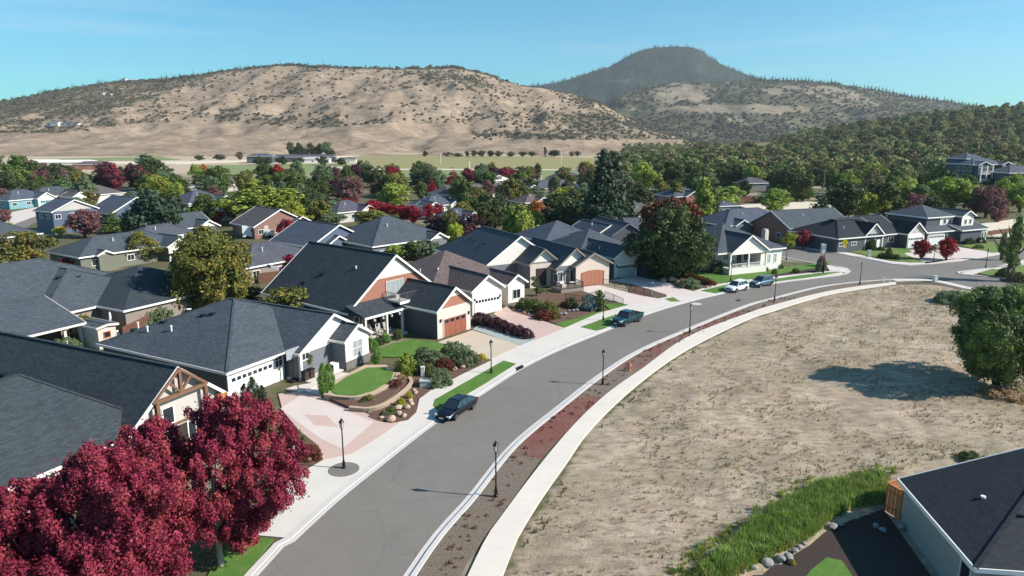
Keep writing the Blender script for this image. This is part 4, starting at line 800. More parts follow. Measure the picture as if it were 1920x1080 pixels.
MB().box(-6, -5, 13.6, 14.5, 0, 6.6).box(-5.9, -5.1, 13.7, 14.4, 6.6, 6.9).build('chimney', M['w_pink'], h.e)
for y in (1.7, 3.2): MB().box(-.6, 0, y-.3, y+.3, 1.26, 1.7).box(-.65, -.55, y-.3, y+.3, 1.7, 2.3).build('porch_chair', M['d_dark'], h.e)

# H11
h = House('long dark grey corner house with a columned entry gable and a white garage gable', (76.8, 149.3), 24, 'blackroof', 'w_dark')
h.wing(-14, .3, -8.5, 6, 3.2, .45, 'y', 'hg'); h.wing(-9, 0, -.2, 6, 3.25, .85, 'x', 'gg', gw='w_pgrey', walls=False, oh=.3)
t = MB(); t.face([Vector((-.4, .2, 3.3)), Vector((-.4, 5.6, 3.3)), Vector((-.4, 2.9, 5.6))]); t.face([Vector((-.5, .2, 3.3)), Vector((-.5, 2.9, 5.6)), Vector((-.5, 5.6, 3.3))]); t.build('gable_wall', M['w_pgrey'], h.e)
for y in (.2, 3.2, 5.6): h.post(-.3, y, 0, 3.2, .3)
h.wing(-14, 1.8, 11.0, 17.3, 3.2, .81, 'x', 'gg', gw='w_pgrey', oh=.4); h.wing(-14, -.6, 4, 13, 3.1, .52, 'y', 'gg'); h.box('front_cladding', (1.402, 1.45, 11.45, 16.9, 0, 3.3), 'w_white'); h.garage('x+', 1.45, 14.1, .03, 4.6, 2.3)
h.win('x+', -1.05, 9.3, 1.2, 1.8, 1.2, 2); h.win('x+', -.15, -3.3, 1.4, 1.7, .8, 2); h.win('x+', -.15, -7, 1.4, 1.4, .8, 2); h.door('x+', -.15, 4.2, .1, 1, 2.1, 'd_white')
h.box('sunlit_roof_slab', (-7.8, -5.9, -3, 5, 6.2, 6.35), 'grey'); h.vent(-3, -3.5, 4.6, .4); h.vent(-4, 8, 5.1, .3, 'box'); h.vent(-4.5, 9, 5.2, .3, 'box')  # paler slab paints in the sunlit top of the roof
# H13 two storey
h = House('two storey grey house with white upper bays, behind the two small red maples', (76.8, 149.3), 24, 'slate', 'w_dark')
h.wing(-12, 1.2, 18.2, 33, 3.1, .4, 'y', 'hh'); h.wing(-10.5, 2.6, 28, 38, 3.2, .3, 'y', 'gg'); h.wing(-12, -.9, 20.6, 31, 6.1, .42, 'y', 'hh', zb=3); h.wing(-9, .8, 30.2, 35.4, 6.1, .5, 'x', 'gg', zb=0, wall='w_dark', gw='w_white')
h.box('front_cladding', (.352, .42, 30.7, 34.95, .0, 6.1), 'w_white'); h.box('front_cladding', (-1.348, -1.3, 25.6, 30.1, 3.6, 6.0), 'w_white'); h.win('x+', -1.3, 27.2, 4.3, 1, 1.2, 1); h.win('x+', -1.3, 29, 4.3, 1.0, 1.2); h.win('x+', .42, 32.1, 4.2, .8, 1.2, 1); h.win('x+', .42, 33.8, 4.2, .8, 1.2, 1)
h.box('front_cladding', (.752, .82, 19, 24.9, 0, 3), 'w_white'); h.garage('x+', .82, 21.9, .03, 4.8, 2.2, 'd_white'); h.garage('x+', .42, 32.8, .03, 3.6, 2.2, 'd_white', True, 4, 5); h.box('front_cladding', (2.152, 2.2, 35.6, 37.6, 0, 3.2), 'w_white'); h.win('x+', 2.2, 36.1, .8, .7, 1.6, 1); h.win('x+', 2.2, 37.1, .8, .7, 1.6, 1)
for y in (25.2, 28.2): h.post(.9, y, 0, 3.1, .26, 'w_grey')

# H16 big grey roof at the left with patio wing
h = House('sprawling grey roofed house with an open patio wing at the left edge', (-26.8, 61.8), 62, 'slate', 'w_taupe')
h.wing(-62, -38, -6, 23, 3.0, .42, 'y', 'gh')
h.wing(-56, -36.1, 3.0, 21, 3.05, .42, 'x', 'hh', roof='slate'); h.wing(-50, -30.5, 9.9, 28, 3.1, .36, 'y', 'hh', roof='slate2'); h.wing(-46, -29.8, -9, 4.7, 2.95, .3, 'y', 'gg', walls=False, roof='slate', trim='w_cream')
h.box('wall', (-46, -34, -8.5, 4, 0, 3.2), 'w_brown'); h.wing(-33, -27, 4.2, 6.9, 2.7, .15, 'x', 'gg', wall='w_pink', oh=.25, trim='w_cream')
for y in (-8, -4.5, -1.2, 2.4, 4.2): h.post(-30.3, y, 0, 2.95, .3, 'w_cream')
h.win('x+', -34, -1, 1, 1.6, 1.5); h.win('x+', -34, -5.5, .2, 2.0, 2.1, 2); h.win('x+', -27.25, 5.5, 1.2, .9, .8, 1, frame='wood'); h.win('x+', -36.5, 6.5, 1.3, 2, 1.1, 2)
for x, y, z_ in ((-46, -1, 5.6), (-52, 0, 6.5), (-44, 10, 6), (-43, 12, 5.8), (-42, 17, 5.6), (-40, 19, 5.4)): h.vent(x, y, z_, .3, 'box')
h.vent(-33.5, 20, 4.3, .8); MB().lathe([(.16, 0), (.16, 1.1), (.24, 1.1), (.24, 1.4), (0, 1.4)], 8, (-45, -6, 4.6)).build('flue', M['black'], h.e)

# H30 bottom right
h = House('black roofed grey house cut off by the lower right corner', (25.2, 41.42), -7.5, 'blackroof', 'w_pgrey')
# local X points away from the slope: roof outline measured from the far left eave corner
h.e.rotation_euler = (0, 0, R(-7.1)); 
h.wing(0, 17, -9.6, 0, 3, .36, 'y', 'hg', oh=.35, wall='w_mgrey'); h.wing(2.2, 12, -19, -8, 2.6, .4, 'y', 'gg', oh=.35)
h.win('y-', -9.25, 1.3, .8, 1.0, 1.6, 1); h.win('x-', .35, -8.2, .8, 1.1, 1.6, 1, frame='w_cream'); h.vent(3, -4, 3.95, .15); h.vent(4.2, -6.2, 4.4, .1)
fe = empty('wooden_fence', (25.3, 42.7, 0)); tag(fe, 'tall cedar privacy fence corner standing at the black roofed house', 'fence')
fa, fb, fc_ = P(1658, 957), P(1700, 984), P(1700, 935)
for a, b in ((fa, fb), (fa, P(1690, 948))):
    n = max(3, int((b-a).length/.145)); d = (b-a).normalized(); nn = Vector((-d.y, d.x, 0))
    for i in range(n):
        p = a.lerp(b, (i+.5)/n)-Vector((25.3, 42.7, 0)); bo = MB().obox(p+Vector((0, 0, 1.02))+nn*.01*(i % 2), d*.068, nn*.012, Vector((0, 0, 1.0+.01*rnd.random()))).build('board', M['wood'], fe)
    for z_ in (.5, 1.6): MB().bar(a+Vector((-25.3, -42.7, z_))-nn*.05, b+Vector((-25.3, -42.7, z_))-nn*.05, .06, .09).build('rail', M['wood'], fe)
    MB().bar(a+Vector((-25.3, -42.7, 2.08)), b+Vector((-25.3, -42.7, 2.08)), .16, .05).build('cap_rail', M['wood'], fe)
rw = MB(); a, b = P(1850, 872), P(1990, 890)
tag(MB().bar(P(1876, 885)+Vector((0, 0, .6)), P(2040, 900)+Vector((0, 0, .6)), .3, 1.2).build('boundary_wall', M['w_pgrey']), 'low pale wall behind the black roof at the right edge', 'wall')
tag(MB().obox(P(1862, 884)+Vector((0, 0, .5)), (.6, 0, 0), (0, .5, 0), (0, 0, .55)).build('bin_enclosure', M['d_dark']), 'dark box at the end of the low pale wall', 'box')

# far houses (photo position of base, street angle, size, colours)
def small(label, u, v, ang, Lx, Ly, roof, wall, z=3., sl=.5, gables=(), ax='y', ends='hh', gar=None, gw='w_white', group=None, trim='white', two=False):
    p = P(u, v); h = House(label, (p.x, p.y), ang, roof, wall, trim, group); z_ = z+(2.7 if two else 0)
    h.wing(-Lx, 0, -Ly/2, Ly/2, z_, sl, ax, ends, gw=gw)
    for (yc, w_, out_) in gables: h.wing(-Lx*.5, out_, yc-w_/2, yc+w_/2, z_+.03, sl*1.1, 'x', 'gg', gw=gw, oh=.4)
    if gables:
        yc, w_, out_ = gables[0]; 
        if gar: h.box('front_cladding', (out_-.398, out_-.36, yc-w_/2+.45, yc+w_/2-.45, 0, 2.9), 'w_white'); h.garage('x+', out_-.36, yc, .03, min(4.8, w_-1.4), 2.2, gar, True, 3, 5)
    for k in range(2): h.win('x+', -.45, (-.36+.3*k)*Ly, 1 if not two else 3.8, 1.5, 1.2); h.win('y-', -Ly/2+.45, -Lx*(.3+.35*k), 1 if not two else 3.8, 1.5, 1.2)
    h.vent(-Lx*.3, -Ly*.12, z_+sl*min(Lx, Ly)*.3, .6); return h
small('grey roofed house with white garage gable and tiny porch gable left of gold tree', 262, 496, 58, 12, 22, 'slate', 'w_olive', gables=((8, 7, 2.5), (-6.5, 3.2, .8)), gar='d_white', sl=.45)
small('two storey slate blue house with white corner trim near the left edge', 148, 435, 60, 9, 12, 'bluegrey', 'w_blue', ax='x', ends='gg', two=True, gw='w_pgrey', sl=.45)
small('slate blue gabled house behind the purple plum tree', 262, 420, 60, 12, 16, 'bluegrey', 'w_blue', ax='x', ends='gg', gw='w_blue', gables=((6, 6, 2),), z=3.6)
small('teal house with a teal garage door at the far left', 62, 389, 70, 12, 16, 'bluegrey', 'w_teal', gables=((4, 7, 2),), gar='d_teal')
small('long low white house under a dark roof, right of the teal house', 118, 382, 66, 12, 18, 'slate', 'w_cream', gables=((-7, 5, 1.5),), gar='d_white')
small('low grey roofed house with a pale garage behind the purple hedge', 190, 380, 64, 12, 20, 'taupe', 'w_cream', gables=((-8, 6, 1.2),), gar='d_grey')
small('pale green roofed house behind the long low white house', 130, 350, 66, 12, 18, 'bluegrey', 'w_pgrey', gables=((-5, 5, 1.5),))
small('white two storey house with a blue grey hip roof beside the dark cypress tree', 398, 415, 58, 12, 14, 'bluegrey', 'w_white', gables=((4, 6, 2),), two=True)
small('dark roof with a small white gable behind the gold tree', 350, 452, 56, 12, 16, 'slate', 'w_dark', gables=((5, 6, 2),), ends='hg')
small('low cream house half hidden by the big gold green tree', 322, 468, 56, 9, 14, 'grey', 'w_cream')
small('brown roofed brown house with a camper van beside it', 530, 443, 48, 12, 15, 'taupe', 'w_brown', ax='x', ends='gg', gw='w_brown', gables=((5, 6, 1.5),))
small('grey roofed house with a skylight behind the big gold green tree', 540, 520, 56, 13, 17, 'grey', 'w_taupe', sl=.42)
small('slate blue house with a blue grey gable roof behind the skylight house', 640, 482, 52, 14, 15, 'bluegrey', 'w_blue', ax='x', ends='gg', gw='w_blue', gables=((-1, 6, 1),), sl=.5)
small('dark grey hip roofed house with a white front gable left of the lime tree', 775, 482, 46, 18, 20, 'slate', 'w_grey', gables=((6, 5, 1.5),), sl=.5, z=3.3)
small('green grey roofed house with a white stepped gable left of the crimson hedge', 670, 415, 50, 11, 14, 'grey', 'w_pgrey', gables=((3, 6, 2),))
small('brown grey hip roof peeping out left of the stepped white gable', 608, 412, 50, 10, 13, 'taupe', 'w_brown')
small('dark roof on the left behind the plum tree', 20, 470, 60, 12, 14, 'slate', 'w_grey')
small('grey roofed house with twin skylights at the rear of the left row', 345, 365, 60, 12, 15, 'grey', 'w_grey')
small('pale roofed house beneath the tall cypress in the middle distance', 445, 358, 55, 12, 18, 'taupe', 'w_pgrey')
small('blue roofed house with two white gables above the crimson trees', 835, 402, 40, 11, 14, 'bluegrey', 'w_white', gables=((-5, 5, 2), (4, 5, 1)))
small('house with a pinkish gable showing through the purple plums', 878, 432, 40, 10, 12, 'grey', 'w_pink', gables=((1, 7, 1.5),), gw='w_pink')
small('low house with a cream gable right of the crimson cone', 862, 378, 38, 11, 15, 'taupe', 'w_cream', gables=((1, 5, 1.5),))
small('brown roofed house behind the cream gabled one', 905, 374, 38, 11, 15, 'brown', 'w_taupe', gables=((-4, 5, 1.5),))
small('long brown grey roof left of the pale roofed row', 955, 372, 36, 11, 17, 'taupe', 'w_cream')
small('pale square house above the row of plum trees', 945, 350, 36, 9, 10, 'w_cream', 'w_cream')
small('blue grey roofed house with white gables in the far row', 985, 368, 34, 12, 18, 'bluegrey', 'w_pgrey', gables=((3, 6, 2),))
small('brick red gabled house in front of the far row', 1010, 396, 34, 10, 11, 'brown', 'w_red', gables=((1, 6, 1.5),), gw='w_red')
small('long grey violet roof left of the tall dark conifer', 1050, 366, 32, 12, 24, 'grey', 'w_taupe')
small('white walled house with dark windows far behind the grey violet roof', 1070, 345, 30, 10, 18, 'bluegrey', 'w_white')
small('dark panelled roof with a white gable next to the tall dark conifer', 1095, 378, 30, 11, 20, 'slate2', 'w_white', gables=((7, 6, 1),))
small('red brick gabled house above the copper crowned tree', 1290, 402, 20, 11, 12, 'bluegrey', 'w_red', gables=((1, 6, 1.5),), gw='w_red', two=True)
small('grey house with a white gable between the conifer and the dark tree', 1215, 425, 20, 12, 14, 'taupe', 'w_pgrey', gables=((4, 6, 1),))
small('broad blue grey roof behind the white cottage', 1425, 442, 22, 13, 22, 'bluegrey', 'w_grey', gables=((-6, 5, 1),), gw='w_grey')
small('orange brick house with a plum coloured gable behind the white cottage', 1540, 454, 20, 14, 19, 'slate', 'w_red', ax='y', ends='gg', gw='w_brown', z=3.6)
small('teal hut roof among the bright trees', 1368, 404, 20, 7, 8, 'bluegrey', 'w_teal', sl=.35)
small('left one of three low grey houses at the foot of the wood', 1420, 356, 15, 10, 14, 'grey', 'w_grey')
small('taupe house, middle of three low houses at the foot of the wood', 1490, 362, 15, 10, 16, 'grey', 'w_taupe')
small('blue roofed pale house, right of three at the foot of the wood', 1530, 340, 15, 10, 12, 'bluegrey', 'w_pgrey')
p = P(1850, 372); h = House('three storey black and white block with balconies on the wooded slope', (p.x, p.y), 15, 'bluegrey', 'w_dark'); 
zc_ = 0
h.wing(-12, 0, -9, 9, 13.2, .38, 'y', 'hh'); h.wing(-6, 2, -8.5, -2, 13.1, .4, 'x', 'gg'); h.wing(-16, -6, -6, 5, 15.2, .4, 'y', 'hh', zb=8)
h.wing(-6, 2, 3, 8.5, 13.12, .4, 'x', 'gg')
for zz in (4.2, 7.4, 10.4):
    for yy in (-7, -4, 4.5, 7): h.win('x+', 1.6, yy, zz, 1.8, 1.9, 2)
    h.win('x+', -.45, 0, zz, 2.2, 1.9, 2); h.rail([(3, -8), (3, -2.4)], zz-.6, 1, 'white'); h.rail([(3, 3), (3, 8.4)], zz-.6, 1, 'white'); h.box('balcony_deck', (1.6, 3.05, -8.1, -2.3, zz-.8, zz-.6), 'white'); h.box('balcony_deck', (1.6, 3.05, 2.9, 8.5, zz-.8, zz-.6), 'white')
    for yy in (-7.5, -4.5, -1.5, 1.5): h.win('y-', -8.55, -1.8-yy*0-2.5*(yy+7.5)/3, zz, 1.6, 1.8, 2) if yy < 0 else None
for yy in (-8, -5.2, -2.4, 3, 5.7, 8.4): h.post(2.9, yy, 0, 13, .3, 'white')
p = P(1935, 376); h = House('brown grey roofed block at the right edge beside the black and white block', (p.x, p.y), 10, 'grey', 'w_dark'); h.wing(-12, 0, -12, 12, 10.5, .4, 'y', 'hh'); h.win('x+', -.45, -6, 6, 3, 1.6, 3); h.win('x+', -.45, 2, 6, 3, 1.6, 3)
# farm buildings at the foot of the hills
for label, u, v, Lx, Ly, roof, wall, zz in (('long open dark sided barn by the farm track', 565, 304, 14, 60, 'grey', 'w_dark', 4.5), ('dark blue farmhouse left of the long barn', 487, 306, 14, 22, 'bluegrey', 'w_dark', 6), ('small white gabled farm cottage at the end of the track', 655, 307, 8, 12, 'grey', 'w_white', 4),
      ('white roofed shed right of the farm track', 590, 306, 12, 26, 'w_pgrey', 'w_white', 3.5), ('long white polytunnel by the field at the left', 75, 308, 12, 34, 'w_white', 'w_white', 2), ('second long white polytunnel nearer the field trees', 120, 309, 12, 48, 'w_white', 'w_white', 2), ('low red roofed farm shed beyond the maroon trees', 170, 318, 14, 26, 'brown', 'w_red', 3.5)):
    small(label, u, v, 8, Lx, Ly, roof, wall, zz, .3)
def on_hill(hh, u, v):
    XX, YY, z, _ = hh[1:]; uu, vv = proj(XX, YY, z); d = (uu-u)**2+(vv-v)**2; k = np.unravel_index(np.argmin(d), d.shape); return XX[k], YY[k], z[k]
for label, u, v, L1, L2, zz, wc, rc in (('wide low white house with a grey roof on the lower left hillside', 115, 236, 14, 60, 4, 'w_white', 'grey'), ('cream house with dark windows just above the low white hillside house', 158, 222, 14, 26, 7, 'w_cream', 'taupe'), ('white mansion on the crest of the left hill', 238, 156, 18, 46, 8, 'w_white', 'w_pink'),
      ('cream villa just below the crest of the left hill', 262, 177, 14, 30, 5, 'w_cream', 'w_cream'), ('small villa among the oaks on the left hill', 196, 179, 12, 22, 4, 'w_cream', 'taupe')):
    x, y, z0_ = on_hill(hA, u, v); h = House(label, (x, y), 5, rc, wc, zb=z0_-1); h.wing(-L1, 0, -L2/2, L2/2, zz+1, .25, 'y', 'hh'); h.wing(-L1*.6, 5, -L2*.3, -L2*.05, zz+3, .3, 'x', 'gg')
    h.e.rotation_euler.z = R(-95)
    for k in range(5): h.win('x+', -.45, (-.4+.2*k)*L2, 2, L2*.1, 2, 1)

# ------------------------------------------------------------ foreground maples and other large individual trees
def fine_tree(label, x, y, h, r, shape, N, lf, nc, crad, mat, seed, aspect=None, z0=.12, off=(0, 0), bark='bark', lob=.25, tk=1., cat='tree', name='tree', st=1.):
    me = crown_mesh('crown', N, shape, seed, lf/r, nc, crad, aspect or h*(1-z0)/(2*r), lob, st)
    e = tree(label, x, y, h, r, 'x', mat, cat, None, name, z0, 0, me, bark, tk)
    c = [k for k in e.children if k.name.startswith('crown')][0]; e.rotation_euler.z = 0; c.location.x, c.location.y = off; return e
fine_tree('tall crimson maple nearest the street, right one of the red clump', *P(415, 1062)[:2], 10.4, 3.6, 'round', 100000, .075, 420, .092, 'L_red', 101, off=(1.35, .7), bark='palebark', lob=.5, st=1.6, z0=.1, tk=.36)
fine_tree('broad crimson maple in the middle of the red clump at the lower left', -20.7, 31.6, 9.6, 4.5, 'round', 110000, .08, 460, .09, 'L_red', 102, bark='palebark', lob=.5, st=1.6, z0=.04, tk=.55)
fine_tree('leftmost crimson maple of the red clump, cut by the left edge', -24.0, 31.5, 8.2, 3.3, 'round', 60000, .085, 300, .1, 'L_red', 103, bark='palebark', lob=.5, st=1.6, z0=.03, tk=.55)
fine_tree('crimson maple tucked behind the red clump against the truss house', -20.8, 36.8, 8.8, 3.6, 'round', 60000, .09, 340, .11, 'L_red', 104, bark='palebark', lob=.5, st=1.6, z0=.08, tk=.55)
p = P(1862, 726); fine_tree('big rounded green tree alone on the dry field', p.x+.3, p.y, 10.3, 5.7, 'round', 80000, .13, 520, .105, 'L_tree', 105, z0=.07, aspect=.88, lob=.3, tk=.7, st=1.2)
p = P(398, 585); fine_tree('huge gold and green tree between the roofs on the left', p.x, p.y, Z(428, p.y), 7.0, 'round', 46000, .22, 260, .17, 'L_olive', 106, z0=-.05, lob=.4)
p = P(1262, 528); fine_tree('spreading dark tree with a copper top beside the white cottage', p.x, p.y+3, Z(384, p.y+3), 7.8, 'round', 38000, .3, 260, .17, 'L_dark', 107, z0=.0, lob=.42)
fine_tree('copper red crown rising behind the spreading dark tree', p.x+.3, p.y+4.5, Z(374, p.y+4.5), 5.6, 'round', 16000, .32, 110, .2, 'L_redbrown', 117, z0=.38, lob=.4)
p = P(1128, 455); fine_tree('giant dark conifer standing above all roofs in the centre', p.x, p.y, Z(278, p.y), 7.4, 'cone', 36000, .42, 420, .2, 'L_conif', 108, z0=.0, lob=.25)
p = P(1160, 448); fine_tree('second dark conifer right behind the giant conifer', p.x, p.y+14, Z(290, p.y+14)*.95, 7, 'cone', 12000, .7, 160, .26, 'L_conif', 109, z0=.02)
p = P(978, 452); fine_tree('pale green bushy tree against the dark trees above the long charcoal roof', p.x, p.y, Z(388, p.y), 5.3, 'oval', 12000, .45, 80, .3, 'L_bright', 110, z0=.05)
p = P(290, 452); fine_tree('dark cypress like conifer beside the white two storey house', p.x, p.y, Z(358, p.y), 6.6, 'oval', 12000, .5, 90, .27, 'L_conif', 111, z0=.03)
